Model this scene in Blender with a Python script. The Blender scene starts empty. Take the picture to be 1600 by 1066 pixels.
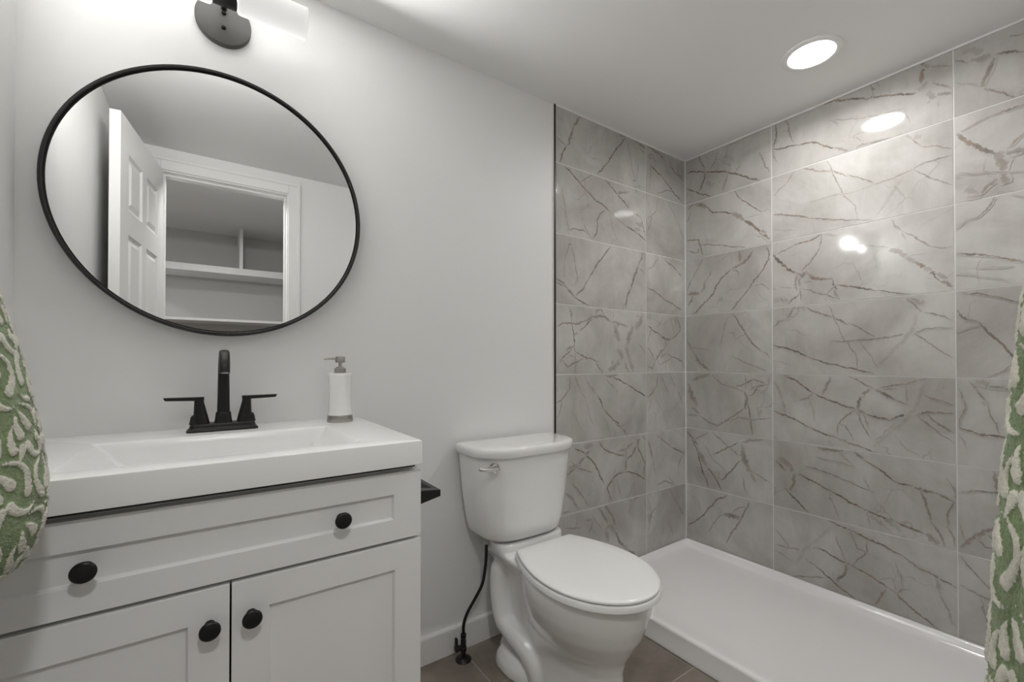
import bpy, bmesh, math, random
import numpy as np
from mathutils import Vector, Matrix, Euler
PI = math.pi
C = bpy.context.scene.collection
random.seed(7)

# ------------------------------------------------------------------ camera
cam_d = bpy.data.cameras.new('camera'); cam = bpy.data.objects.new('camera', cam_d); C.objects.link(cam)
cam_d.sensor_fit = 'HORIZONTAL'; cam_d.sensor_width = 36.0
cam_d.lens = 683.83/1600*36.0
cam_d.shift_y = 26.02/1600
cam_d.clip_start = 0.02
cam.location = (-2.1754, -1.442, 1.0586)
cam.rotation_euler = (PI/2+0.0091, 0, -0.6079)
bpy.context.scene.camera = cam

# ------------------------------------------------------------------ world / exposure
w = bpy.data.worlds.new('world'); bpy.context.scene.world = w; w.use_nodes = True
w.node_tree.nodes['Background'].inputs[0].default_value = (0.9, 0.95, 1, 1)
w.node_tree.nodes['Background'].inputs[1].default_value = 0.15
vs = bpy.context.scene.view_settings
vs.view_transform = 'Standard'; vs.look = 'None'; vs.gamma = 1.0; vs.use_curve_mapping = False
vs.exposure = 1.34
VANITY_W, STRIP_W = .15, 7.7       # watts of the bulbs / the outward facing strip in each tube of the vanity light
CEIL_W, HALL_FAR, HALL_FILL = 2.0, 7.0, 3.3   # watts of the recessed lights; the last one is an added fill
SPREAD = math.radians(166)

# ------------------------------------------------------------------ room numbers (metres)
H = 2.175; XL = -2.535; YF = -1.500; XT = -0.942
PW = 0.006           # painted wall sits this far behind the tile face
TP = 0.3078; TW = 0.6126; TZ0 = 1.002

# ------------------------------------------------------------------ materials
def mat(name, col=(.8,.8,.8), rough=.5, metal=0.0, spec=.5, coat=0.0):
    m = bpy.data.materials.new(name); m.use_nodes = True
    b = m.node_tree.nodes['Principled BSDF']
    b.inputs['Base Color'].default_value = (*col, 1)
    b.inputs['Roughness'].default_value = rough
    b.inputs['Metallic'].default_value = metal
    b.inputs['Specular IOR Level'].default_value = spec
    b.inputs['Coat Weight'].default_value = coat
    b.inputs['Coat Roughness'].default_value = .03
    return m
def nodes(m): return m.node_tree.nodes, m.node_tree.links, m.node_tree.nodes['Principled BSDF']
def N(m, typ, **kw):
    n = m.node_tree.nodes.new(typ)
    for k, v in kw.items():
        if k in n.inputs.keys(): n.inputs[k].default_value = v
        else: setattr(n, k, v)
    return n
def add_bump(m, scale, strength, dist=.001, detail=3):
    ns, lk, b = nodes(m)
    tc = N(m, 'ShaderNodeTexCoord'); nz = N(m, 'ShaderNodeTexNoise', Scale=scale, Detail=detail)
    bp = N(m, 'ShaderNodeBump', Strength=strength, Distance=dist)
    lk.new(tc.outputs['Object'], nz.inputs['Vector']); lk.new(nz.outputs['Fac'], bp.inputs['Height'])
    lk.new(bp.outputs['Normal'], b.inputs['Normal'])
    return m

M = {}
M['paint'] = add_bump(mat('wall_paint', (.83,.828,.815), .42, spec=.35), 60, .06, .0008)
M['ceiling'] = add_bump(mat('ceiling_paint', (.87,.867,.855), .5, spec=.25), 60, .05, .0008)
M['trim'] = mat('trim_paint', (.85,.846,.83), .35, spec=.4)
M['cabinet'] = mat('cabinet_paint', (.83,.828,.818), .32, spec=.42)
M['gap_shade'] = mat('painted_gap_shade', (.03,.028,.026), .7)  # near-black colour standing in for shade below the sink top
M['acrylic'] = mat('white_acrylic', (.87,.867,.855), .22, spec=.4)
M['porcelain'] = mat('porcelain', (.83,.828,.81), .08, spec=.5, coat=.6)
M['seat'] = mat('seat_plastic', (.83,.828,.81), .16, spec=.5)
M['black'] = mat('matte_black_metal', (.007,.007,.0065), .34, metal=.0, spec=.4)
M['frame'] = mat('black_frame', (.012,.0115,.0105), .38, spec=.42)
M['bronze'] = mat('dark_bronze', (.105,.102,.096), .5, metal=.25)
M['chrome'] = mat('chrome', (.55,.54,.52), .14, metal=1.0)
M['steel'] = add_bump(mat('brushed_steel', (.42,.405,.38), .32, metal=1.0), 180, .2, .0005)
M['ceramic'] = mat('white_ceramic', (.90,.898,.885), .2)
M['mirror'] = mat('mirror_silver', (.76,.765,.76), .0, metal=1.0)
M['caulk'] = mat('white_caulk', (.82,.815,.80), .5)
M['grout'] = mat('white_grout', (.76,.755,.735), .75)
M['floor_grout'] = mat('floor_grout', (.44,.40,.355), .8)
M['pan'] = mat('pan_acrylic', (.89,.88,.872), .16, spec=.5, coat=.3)
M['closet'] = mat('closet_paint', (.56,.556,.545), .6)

def tile_material(name, vein=False):
    """polished stone look porcelain: soft clouds, faint fibres; with vein=True the same stone crossed by a brown vein (uv: across, along)"""
    m = mat(name, (.5,.48,.45), .065, spec=.5)
    ns, lk, b = nodes(m)
    geo = N(m, 'ShaderNodeNewGeometry')
    att = N(m, 'ShaderNodeAttribute', attribute_name='tile_seed')
    ad = N(m, 'ShaderNodeVectorMath', operation='MULTIPLY_ADD'); ad.inputs[1].default_value = (1,1,1)
    sc = N(m, 'ShaderNodeVectorMath', operation='SCALE'); sc.inputs['Scale'].default_value = 17.0
    comb = N(m, 'ShaderNodeCombineXYZ')
    for i in range(3): lk.new(att.outputs['Fac'], comb.inputs[i])
    lk.new(comb.outputs[0], sc.inputs[0])
    lk.new(geo.outputs['Position'], ad.inputs[0]); lk.new(sc.outputs[0], ad.inputs[2])
    P = ad.outputs[0]
    n1 = N(m, 'ShaderNodeTexNoise', Scale=3.2, Detail=6.0, Roughness=.6, Distortion=.6)
    lk.new(P, n1.inputs['Vector'])
    r1 = N(m, 'ShaderNodeValToRGB')
    r1.color_ramp.elements[0].position = .32; r1.color_ramp.elements[0].color = (.385,.362,.335,1)
    r1.color_ramp.elements[1].position = .68; r1.color_ramp.elements[1].color = (.575,.56,.535,1)
    lk.new(n1.outputs['Fac'], r1.inputs['Fac'])
    # faint fibres running diagonally
    mp = N(m, 'ShaderNodeMapping'); mp.inputs['Rotation'].default_value = (.9,.8,.5); mp.inputs['Scale'].default_value = (9,9,2.6)
    lk.new(P, mp.inputs['Vector'])
    n2 = N(m, 'ShaderNodeTexNoise', Scale=2.0, Detail=5.0, Roughness=.65)
    lk.new(mp.outputs[0], n2.inputs['Vector'])
    mr = N(m, 'ShaderNodeMapRange'); mr.inputs['From Min'].default_value=.35; mr.inputs['From Max'].default_value=.65; mr.inputs['To Min'].default_value=.95; mr.inputs['To Max'].default_value=1.04
    lk.new(n2.outputs['Fac'], mr.inputs['Value'])
    mul = N(m, 'ShaderNodeVectorMath', operation='SCALE'); lk.new(r1.outputs['Color'], mul.inputs[0]); lk.new(mr.outputs[0], mul.inputs['Scale'])
    base = mul.outputs[0]
    # hairline cracks
    nw = N(m, 'ShaderNodeTexNoise', Scale=4.0, Detail=4.0, Roughness=.6)
    lk.new(P, nw.inputs['Vector'])
    wv = N(m, 'ShaderNodeVectorMath', operation='MULTIPLY_ADD'); wv.inputs[1].default_value=(.22,.22,.22)
    lk.new(nw.outputs['Color'], wv.inputs[0]); lk.new(P, wv.inputs[2])
    vo = N(m, 'ShaderNodeTexVoronoi', feature='DISTANCE_TO_EDGE', Scale=5.2)
    lk.new(wv.outputs[0], vo.inputs['Vector'])
    vr = N(m, 'ShaderNodeMapRange'); vr.inputs['From Min'].default_value=.0; vr.inputs['From Max'].default_value=.018; vr.inputs['To Min'].default_value=1; vr.inputs['To Max'].default_value=0
    lk.new(vo.outputs['Distance'], vr.inputs['Value'])
    nm = N(m, 'ShaderNodeTexNoise', Scale=5.0, Detail=2.0); lk.new(P, nm.inputs['Vector'])
    mm = N(m, 'ShaderNodeMapRange'); mm.inputs['From Min'].default_value=.52; mm.inputs['From Max'].default_value=.66; mm.inputs['To Max'].default_value=.38
    lk.new(nm.outputs['Fac'], mm.inputs['Value'])
    cr = N(m, 'ShaderNodeMath', operation='MULTIPLY'); lk.new(vr.outputs[0], cr.inputs[0]); lk.new(mm.outputs[0], cr.inputs[1])
    mx = N(m, 'ShaderNodeMix', data_type='RGBA'); mx.inputs[7].default_value = (.17,.138,.108,1)
    lk.new(cr.outputs[0], mx.inputs[0]); lk.new(base, mx.inputs[6])
    out = mx.outputs[2]
    if vein:
        uv = N(m, 'ShaderNodeUVMap', uv_map='vein')
        sp = N(m, 'ShaderNodeSeparateXYZ'); lk.new(uv.outputs[0], sp.inputs[0])
        # distance from the vein's middle, roughened by noise
        nn = N(m, 'ShaderNodeTexNoise', Scale=85.0, Detail=4.0, Roughness=.65); lk.new(P, nn.inputs['Vector'])
        s1 = N(m, 'ShaderNodeMath', operation='MULTIPLY_ADD'); s1.inputs[1].default_value = 2.0; s1.inputs[2].default_value = -1.0
        lk.new(sp.outputs['X'], s1.inputs[0])
        ab = N(m, 'ShaderNodeMath', operation='ABSOLUTE'); lk.new(s1.outputs[0], ab.inputs[0])
        s2 = N(m, 'ShaderNodeMath', operation='MULTIPLY_ADD'); s2.inputs[1].default_value = 1.5; lk.new(nn.outputs['Fac'], s2.inputs[0])
        s3 = N(m, 'ShaderNodeMath', operation='SUBTRACT'); s3.inputs[0].default_value = .0; lk.new(ab.outputs[0], s3.inputs[1])
        lk.new(s3.outputs[0], s2.inputs[2])          # 1.5*noise - |d|
        s4 = N(m, 'ShaderNodeMapRange'); s4.inputs['From Min'].default_value=.12; s4.inputs['From Max'].default_value=.42
        lk.new(s2.outputs[0], s4.inputs['Value'])
        s5 = N(m, 'ShaderNodeMath', operation='MULTIPLY'); lk.new(s4.outputs[0], s5.inputs[0]); lk.new(sp.outputs['Y'], s5.inputs[1])
        # never past the ribbon's border
        s6 = N(m, 'ShaderNodeMapRange'); s6.inputs['From Min'].default_value=1.0; s6.inputs['From Max'].default_value=.7
        lk.new(ab.outputs[0], s6.inputs['Value'])
        s7 = N(m, 'ShaderNodeMath', operation='MULTIPLY'); lk.new(s5.outputs[0], s7.inputs[0]); lk.new(s6.outputs[0], s7.inputs[1])
        nc = N(m, 'ShaderNodeTexNoise', Scale=22.0, Detail=3.0); lk.new(geo.outputs['Position'], nc.inputs['Vector'])
        rc = N(m, 'ShaderNodeValToRGB')
        rc.color_ramp.elements[0].position=.35; rc.color_ramp.elements[0].color=(.10,.086,.072,1)
        rc.color_ramp.elements[1].position=.65; rc.color_ramp.elements[1].color=(.285,.205,.145,1)
        lk.new(nc.outputs['Fac'], rc.inputs['Fac'])
        m2 = N(m, 'ShaderNodeMix', data_type='RGBA'); lk.new(s7.outputs[0], m2.inputs[0]); lk.new(out, m2.inputs[6]); lk.new(rc.outputs['Color'], m2.inputs[7])
        out = m2.outputs[2]
    lk.new(out, b.inputs['Base Color'])
    return m
M['tile'] = tile_material('stone_tile')
M['vein'] = tile_material('stone_tile_vein', True)

def floor_material():
    m = mat('floor_tile', (.17,.145,.12), .38, spec=.4)
    ns, lk, b = nodes(m)
    geo = N(m, 'ShaderNodeNewGeometry')
    n1 = N(m, 'ShaderNodeTexNoise', Scale=7.0, Detail=7.0, Roughness=.62, Distortion=.4); lk.new(geo.outputs['Position'], n1.inputs['Vector'])
    r = N(m, 'ShaderNodeValToRGB')
    r.color_ramp.elements[0].position=.3; r.color_ramp.elements[0].color=(.165,.138,.112,1)
    r.color_ramp.elements[1].position=.72; r.color_ramp.elements[1].color=(.285,.245,.205,1)
    lk.new(n1.outputs['Fac'], r.inputs['Fac']); lk.new(r.outputs['Color'], b.inputs['Base Color'])
    return m
M['floor'] = floor_material()

# ------------------------------------------------------------------ mesh helpers
def link(name, bm, m, parent=None, smooth=False, angle=None):
    me = bpy.data.meshes.new(name); bmesh.ops.recalc_face_normals(bm, faces=bm.faces[:]); bm.to_mesh(me); bm.free()
    for x in (m if isinstance(m, (list, tuple)) else [m]): me.materials.append(x)
    o = bpy.data.objects.new(name, me); C.objects.link(o)
    if parent: o.parent = parent; o.matrix_parent_inverse = Matrix.Translation(-Vector(parent.location)) if parent.type=='EMPTY' else Matrix()
    if smooth: shade(o, angle)
    return o
def shade(o, angle=None):
    me = o.data
    for p in me.polygons: p.use_smooth = True
    if angle is not None: me.set_sharp_from_angle(angle=math.radians(angle))
def bevel(o, w_, seg=2, ang=35):
    md = o.modifiers.new('bevel', 'BEVEL'); md.width = w_; md.segments = seg; md.limit_method = 'ANGLE'; md.angle_limit = math.radians(ang)
    md.harden_normals = False
    for p in o.data.polygons: p.use_smooth = True
    o.data.set_sharp_from_angle(angle=math.radians(50))
    return o
def box(bm, x0,x1,y0,y1,z0,z1, mi=0):
    v = [bm.verts.new(p) for p in [(x0,y0,z0),(x1,y0,z0),(x1,y1,z0),(x0,y1,z0),(x0,y0,z1),(x1,y0,z1),(x1,y1,z1),(x0,y1,z1)]]
    for f in [(0,3,2,1),(4,5,6,7),(0,1,5,4),(1,2,6,5),(2,3,7,6),(3,0,4,7)]:
        bm.faces.new([v[i] for i in f]).material_index = mi
    return v
def boxobj(name, b, m, parent=None, bv=0, seg=2):
    bm = bmesh.new(); box(bm, *b); o = link(name, bm, m, parent)
    if bv: bevel(o, bv, seg)
    return o
def loft(bm, rings, cap0=True, cap1=True, closed=True, mi=0):
    R = [[bm.verts.new(p) for p in r] for r in rings]
    n = len(R[0])
    for a, b in zip(R[:-1], R[1:]):
        for i in range(n if closed else n-1):
            j = (i+1) % n
            bm.faces.new((a[i], a[j], b[j], b[i])).material_index = mi
    if cap0: bm.faces.new(list(reversed(R[0]))).material_index = mi
    if cap1: bm.faces.new(R[-1]).material_index = mi
    return R
def circ(c, r, n=32, ax='z', r2=None):
    r2 = r if r2 is None else r2; o = []
    for i in range(n):
        a = 2*PI*i/n; u, v = r*math.cos(a), r2*math.sin(a)
        o.append({'z': (c[0]+u,c[1]+v,c[2]), 'y': (c[0]+u,c[1],c[2]+v), 'x': (c[0],c[1]+u,c[2]+v)}[ax])
    return o
def lathe(bm, c, prof, n=32, ax='z', caps=(True, True)):
    """prof: (distance along axis, radius)"""
    k = {'x':0,'y':1,'z':2}[ax]; rings = []
    for d, r in prof:
        cc = list(c); cc[k] += d; rings.append(circ(cc, max(r,1e-4), n, ax))
    return loft(bm, rings, *caps)
def rrect(x0,x1,y0,y1,r,z,n=6):
    o = []
    for (cx,cy,a0) in [(x1-r,y1-r,0),(x0+r,y1-r,PI/2),(x0+r,y0+r,PI),(x1-r,y0+r,1.5*PI)]:
        for i in range(n+1):
            a = a0+PI/2*i/n; o.append((cx+r*math.cos(a), cy+r*math.sin(a), z))
    return o
def tube(bm, pts, rad, n=14, caps=True):
    P = [Vector(p) for p in pts]; rs = rad if isinstance(rad,(list,tuple)) else [rad]*len(P)
    rings = []; up = Vector((0,0,1))
    t0 = (P[1]-P[0]).normalized()
    nrm = t0.orthogonal().normalized()
    for i, p in enumerate(P):
        t = (P[min(i+1,len(P)-1)]-P[max(i-1,0)]).normalized()
        nrm = (nrm - t*nrm.dot(t)).normalized(); bn = t.cross(nrm)
        rings.append([tuple(p+(nrm*math.cos(2*PI*k/n)+bn*math.sin(2*PI*k/n))*rs[i]) for k in range(n)])
    return loft(bm, rings, caps, caps)
def spline(pts, m=10):
    P = [Vector(p) for p in pts]; out = []
    for i in range(len(P)-1):
        p0 = P[max(i-1,0)]; p1 = P[i]; p2 = P[i+1]; p3 = P[min(i+2,len(P)-1)]
        for k in range(m):
            t = k/m
            out.append(.5*((2*p1)+(p2-p0)*t+(2*p0-5*p1+4*p2-p3)*t*t+(3*p1-p0-3*p2+p3)*t**3))
    out.append(P[-1]); return out
def thing(name, label, cat, loc=(0,0,0), group=None):
    o = bpy.data.objects.new(name, None); C.objects.link(o); o.location = loc; o.empty_display_size = .05
    return tag(o, label, cat, group)
def tag(o, label, cat, group=None):
    o['label'] = label; o['category'] = cat
    if group: o['group'] = group
    return o
def struct(o): o['kind'] = 'structure'; return o
def panel_plate(bm, x0,x1,z0,z1, yf,yb, panels, prof):
    """upright board facing -y with panels sunk in its face; prof = [(inset, depth), ...] from the panel's border inwards"""
    xs = sorted({x0,x1,*[p[0] for p in panels],*[p[1] for p in panels]}); zs = sorted({z0,z1,*[p[2] for p in panels],*[p[3] for p in panels]})
    vt = {}
    def V(x,y,z):
        k = (round(x,6),round(y,6),round(z,6))
        if k not in vt: vt[k] = bm.verts.new((x,y,z))
        return vt[k]
    for i in range(len(xs)-1):
        for j in range(len(zs)-1):
            a,b,c,d = xs[i],xs[i+1],zs[j],zs[j+1]
            hit = any(p[0]-1e-6<=a and b<=p[1]+1e-6 and p[2]-1e-6<=c and d<=p[3]+1e-6 for p in panels)
            if not hit: bm.faces.new((V(a,yf,c),V(b,yf,c),V(b,yf,d),V(a,yf,d)))
            else:
                pr = [(a,b,c,d,yf)]+[(a+q,b-q,c+q,d-q,yf+dep) for q,dep in prof]
                rg = [[V(r[0],r[4],r[2]),V(r[1],r[4],r[2]),V(r[1],r[4],r[3]),V(r[0],r[4],r[3])] for r in pr]
                for A,B in zip(rg[:-1],rg[1:]):
                    for k in range(4): bm.faces.new((A[k],A[(k+1)%4],B[(k+1)%4],B[k]))
                bm.faces.new(rg[-1])
    # sides and back
    bk = {}
    for i in range(len(xs)-1):
        a,b = xs[i],xs[i+1]
        for z in (z0,z1): bm.faces.new((V(a,yf,z),V(b,yf,z),V(b,yb,z),V(a,yb,z)))
    for j in range(len(zs)-1):
        c,d = zs[j],zs[j+1]
        for x in (x0,x1): bm.faces.new((V(x,yf,c),V(x,yf,d),V(x,yb,d),V(x,yb,c)))
    ring = [V(x,yb,z0) for x in xs]+[V(x1,yb,z) for z in zs[1:]]+[V(x,yb,z1) for x in reversed(xs[:-1])]+[V(x0,yb,z) for z in reversed(zs[1:-1])]
    bm.faces.new(ring)

# ------------------------------------------------------------------ the room
T = .1; HX0 = -4.9
struct(boxobj('wall_back', (XL-T, XT-.010, PW, PW+T, 0, H), M['paint']))
struct(boxobj('wall_left', (XL-T, XL, YF-.11, PW, 0, H), M['paint']))
bm = bmesh.new(); box(bm, XL-T, T, YF-.11, PW+T, H, H+T); box(bm, HX0, -.9, -3.3, YF-.11, H, H+T)
struct(link('ceiling', bm, M['ceiling']))
DX0, DX1, DZ = -2.372, -1.790, 2.052      # clear door opening
bm = bmesh.new()
box(bm, XL, DX0-.018, YF-.11, YF, 0, H); box(bm, DX1+.018, 0.0, YF-.11, YF, 0, H); box(bm, DX0-.018, DX1+.018, YF-.11, YF, DZ+.018, H)
struct(link('wall_front', bm, M['paint']))

# tiled walls: every tile a slab on a bed of grout, veins as thin ribbons of the same stone
#VB
# veins: (half width mm, strength, [(along wall mm, height mm), ...])
VEINS_RIGHT = [
(4.5,0.7,[(74,2192),(107,2114),(121,2070)]),
(4.5,0.7,[(193,2158),(176,2106),(144,2074)]),
(7,0.9,[(12,2102),(50,2099),(116,2071),(180,2053),(249,2022),(307,1990),(354,1955),(399,1931)]),
(12,0.7,[(121,2070),(116,2041),(102,2006),(83,1978)]),
(4.5,0.8,[(311,2038),(282,2015)]),
(7,0.55,[(247,2020),(232,1980),(216,1939)]),
(7,0.45,[(401,2068),(416,2027),(430,1983),(446,1956)]),
(7,0.8,[(12,2016),(59,1985),(97,1960),(152,1932)]),
(12,0.2,[(254,2109),(274,2068)]),
(20,0.7,[(63,1922),(101,1897),(129,1881)]),
(7,0.9,[(19,1899),(59,1919)]),
(7,0.9,[(129,1881),(161,1844),(214,1831),(269,1805)]),
(22,0.8,[(269,1805),(302,1786),(322,1760)]),
(12,0.85,[(322,1760),(361,1730),(399,1689),(443,1636)]),
(14,0.6,[(403,1688),(429,1670)]),
(4.5,0.8,[(278,1918),(298,1880),(338,1844),(377,1805),(411,1777)]),
(4.5,0.5,[(411,1777),(444,1781)]),
(4.5,0.35,[(334,1769),(407,1770)]),
(4.5,0.7,[(11,1829),(24,1848),(37,1876)]),
(7,0.75,[(11,1730),(48,1722),(79,1719),(91,1681),(105,1628)]),
(4.5,0.75,[(91,1690),(151,1677),(239,1649),(329,1623)]),
(12,0.5,[(75,1645),(88,1673)]),
(4.5,0.7,[(10,1672),(72,1646)]),
(4.5,0.7,[(105,1609),(72,1554),(37,1506),(10,1452)]),
(4.5,0.6,[(160,1543),(132,1500),(118,1476)]),
(12,0.5,[(118,1489),(114,1455),(90,1428)]),
(20,0.75,[(12,1429),(52,1429),(85,1424)]),
(12,0.6,[(47,1416),(32,1387),(15,1370)]),
(12,0.55,[(301,1612),(303,1571),(298,1551)]),
(12,0.6,[(368,1598),(344,1563),(305,1542),(259,1526)]),
(7,0.6,[(259,1526),(292,1512),(298,1486)]),
(7,0.75,[(259,1526),(212,1492),(182,1459),(164,1414),(127,1380),(46,1318)]),
(7,0.7,[(432,1607),(443,1563),(428,1523),(405,1485),(371,1455),(344,1411),(304,1368),(254,1316)]),
(4.5,0.5,[(375,1423),(409,1430),(445,1398)]),
(4.5,0.5,[(237,1285),(241,1274)]),
(4.5,0.9,[(267,1297),(285,1270)]),
(7,0.7,[(473,2173),(480,2128),(469,2080),(462,2060)]),
(7,0.5,[(515,2173),(529,2145),(535,2097),(552,2053)]),
(7,0.85,[(460,2059),(507,2043),(538,2042),(568,2032)]),
(7,0.8,[(568,2032),(623,2025),(660,1998),(701,1967),(747,1933)]),
(12,0.5,[(701,1967),(753,1931)]),
(4.5,0.6,[(462,2052),(465,2020),(479,1988)]),
(7,0.85,[(655,2177),(714,2161),(771,2142),(814,2118)]),
(7,0.75,[(814,2118),(850,2109),(896,2093),(939,2076),(967,2065)]),
(4.5,0.6,[(831,2176),(835,2151)]),
(12,0.8,[(835,2151),(844,2142)]),
(4.5,0.5,[(840,2142),(839,2113)]),
(4.5,0.4,[(848,2167),(861,2144)]),
(4.5,0.35,[(888,2127),(893,2099)]),
(12,0.8,[(985,2170),(992,2149),(983,2123),(977,2090)]),
(12,0.55,[(992,2161),(1003,2142)]),
(22,0.55,[(973,2073),(989,2080),(1000,2090)]),
(24,0.5,[(1000,2054),(1015,2022),(1028,2028)]),
(12,0.5,[(1007,2018),(998,2013)]),
(12,0.6,[(1026,2032),(1045,2025),(1064,2015)]),
(7,0.5,[(1014,2080),(1037,2061),(1062,2037)]),
(7,0.4,[(1026,2002),(1028,1986)]),
(7,0.4,[(1007,2146),(1063,2115)]),
(4.5,0.4,[(690,2087),(737,2068),(792,2051),(855,2032),(924,2025)]),
(4.5,0.4,[(693,2088),(714,2069),(721,2052)]),
(4.5,0.3,[(934,2019),(952,1961)]),
(4.5,0.4,[(759,1990),(813,1988)]),
(4.5,0.35,[(759,1990),(808,1950)]),
(12,0.45,[(783,1934),(802,1939),(823,1934)]),
(7,0.55,[(823,1937),(860,1929),(895,1925)]),
(12,0.35,[(938,1919),(956,1898)]),
(24,0.4,[(961,1902),(981,1896)]),
(4.5,0.5,[(952,1903),(981,1860)]),
(4.5,0.55,[(981,1857),(1027,1842),(1061,1819)]),
(7,0.55,[(587,1920),(653,1884),(698,1868)]),
(7,0.6,[(698,1868),(730,1846),(752,1828)]),
(4.5,0.6,[(752,1835),(791,1808),(823,1784),(841,1764)]),
(4.5,0.5,[(680,1919),(695,1876),(718,1813),(735,1763),(779,1692)]),
(4.5,0.5,[(841,1764),(894,1769),(927,1776),(958,1782)]),
(4.5,0.55,[(958,1782),(987,1794),(1027,1797),(1063,1795)]),
(4.5,0.5,[(958,1782),(996,1743),(1031,1713),(1062,1688)]),
(12,0.18,[(932,1765),(903,1725),(863,1661)]),
(4.5,0.25,[(841,1764),(790,1755),(688,1764),(609,1763)]),
(4.5,0.6,[(551,1922),(531,1891),(513,1870)]),
(7,0.5,[(513,1870),(489,1860),(464,1837)]),
(7,0.7,[(460,1748),(525,1728),(572,1713),(613,1690)]),
(4.5,0.7,[(613,1690),(692,1665),(777,1640),(834,1624)]),
(4.5,0.3,[(461,1678),(557,1650)]),
(4.5,0.4,[(754,1732),(780,1695),(782,1641)]),
(4.5,0.35,[(884,1692),(848,1641)]),
(7,0.8,[(659,1610),(619,1593),(578,1590),(550,1586)]),
(4.5,0.65,[(550,1586),(513,1569),(468,1558)]),
(12,0.35,[(666,1608),(716,1591)]),
(4.5,0.6,[(659,1606),(649,1548)]),
(7,0.65,[(649,1548),(615,1498),(581,1465)]),
(12,0.85,[(459,1564),(487,1522),(520,1483),(556,1458)]),
(24,0.75,[(560,1457),(584,1441),(602,1454)]),
(12,0.75,[(602,1450),(628,1423),(671,1412),(695,1412)]),
(12,0.6,[(560,1449),(556,1410),(559,1379)]),
(12,0.55,[(574,1435),(570,1393)]),
(7,0.5,[(588,1410),(618,1410)]),
(7,0.8,[(695,1412),(706,1374),(721,1320)]),
(12,0.6,[(700,1367),(715,1325)]),
(7,0.6,[(574,1388),(580,1333)]),
(4.5,0.7,[(584,1383),(645,1356),(715,1325)]),
(4.5,0.6,[(706,1383),(674,1341)]),
(4.5,0.35,[(483,1409),(549,1392)]),
(7,0.85,[(712,1382),(752,1369),(804,1356),(844,1341)]),
(4.5,0.8,[(844,1341),(897,1325),(946,1314)]),
(24,0.4,[(460,1343),(494,1347),(527,1335)]),
(12,0.5,[(490,1356),(505,1330)]),
(7,0.7,[(573,1365),(541,1341),(523,1320)]),
(12,0.4,[(460,1400),(471,1394)]),
(7,0.65,[(895,1608),(904,1581),(929,1552)]),
(7,0.7,[(929,1552),(964,1524),(1002,1483)]),
(4.5,0.6,[(1002,1483),(1035,1468),(1062,1470)]),
(7,0.5,[(924,1553),(937,1523)]),
(4.5,0.5,[(811,1528),(882,1502)]),
(26,0.8,[(888,1494),(911,1482),(934,1458)]),
(22,0.65,[(934,1454),(959,1433)]),
(12,0.85,[(959,1433),(988,1408),(1016,1375),(1061,1325)]),
(18,0.6,[(988,1412),(1007,1389)]),
(18,0.65,[(1023,1380),(1043,1355)]),
(4.5,0.4,[(939,1460),(988,1458)]),
(4.5,0.25,[(709,1454),(740,1471),(770,1458),(790,1419),(799,1368)]),
(4.5,0.6,[(548,1305),(526,1264),(508,1249)]),
(7,0.55,[(508,1249),(482,1247),(463,1220)]),
(7,0.65,[(594,1298),(644,1273),(696,1246)]),
(7,0.75,[(696,1246),(727,1229),(751,1212)]),
(4.5,0.6,[(751,1220),(798,1188),(842,1149)]),
(4.5,0.5,[(680,1303),(702,1242),(735,1152),(777,1089),(782,1026)]),
(24,0.5,[(938,1302),(963,1279),(984,1273)]),
(7,0.6,[(938,1300),(963,1266),(979,1242)]),
(4.5,0.6,[(984,1241),(1024,1228),(1060,1206)]),
(4.5,0.6,[(689,1143),(744,1143),(842,1149),(906,1158),(955,1167)]),
(4.5,0.55,[(955,1167),(986,1180),(1024,1183),(1061,1180)]),
(4.5,0.55,[(957,1167),(986,1141),(1032,1095),(1060,1073)]),
(12,0.2,[(967,1233),(947,1169),(901,1111),(853,1044)]),
(4.5,0.35,[(786,1142),(814,1099),(853,1033)]),
(7,0.85,[(457,1135),(511,1120),(554,1104),(603,1080)]),
(4.5,0.85,[(603,1080),(669,1054),(732,1037),(785,1023),(836,1010)]),
(4.5,0.3,[(458,1065),(540,1042)]),
(7,0.8,[(275,1291),(317,1219),(370,1140),(401,1112)]),
(4.5,0.6,[(401,1112),(432,1096),(443,1070)]),
(4.5,0.5,[(238,1280),(214,1202),(200,1134)]),
(7,0.6,[(8,1176),(31,1132),(58,1096)]),
(12,0.6,[(58,1096),(90,1047),(141,1012)]),
(4.5,0.4,[(31,1141),(147,1114)]),
(4.5,0.5,[(260,1085),(327,1054),(431,1012)]),
(4.5,0.35,[(231,1065),(219,1008)]),
(18,0.5,[(37,956),(83,976),(141,991)]),
(24,0.55,[(17,937),(37,871),(70,819)]),
(12,0.5,[(37,810),(83,778)]),
(12,0.4,[(10,765),(76,766)]),
(4.5,0.6,[(153,989),(201,945),(271,925),(326,906)]),
(7,0.55,[(83,767),(127,742),(182,725),(230,759),(293,805),(326,830)]),
(4.5,0.7,[(327,994),(330,923)]),
(12,0.7,[(326,912),(337,879),(326,824)]),
(7,0.75,[(339,858),(347,804),(361,700)]),
(7,0.6,[(277,931),(316,944),(369,973),(431,949)]),
(7,0.6,[(337,890),(369,903),(385,936),(431,949)]),
(4.5,0.6,[(353,918),(390,952)]),
(4.5,0.6,[(441,991),(433,949)]),
(4.5,0.55,[(247,750),(293,782),(358,773),(445,793)]),
(12,0.7,[(9,673),(43,641),(75,610)]),
(24,0.55,[(62,602),(95,542),(126,501)]),
(7,0.75,[(36,641),(75,562),(94,483),(138,392)]),
(7,0.7,[(120,511),(169,452),(205,397)]),
(7,0.5,[(49,630),(127,683)]),
(4.5,0.7,[(152,692),(212,649),(292,589)]),
(7,0.7,[(292,655),(224,611),(157,571)]),
(26,0.55,[(309,647),(325,573),(357,514)]),
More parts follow.
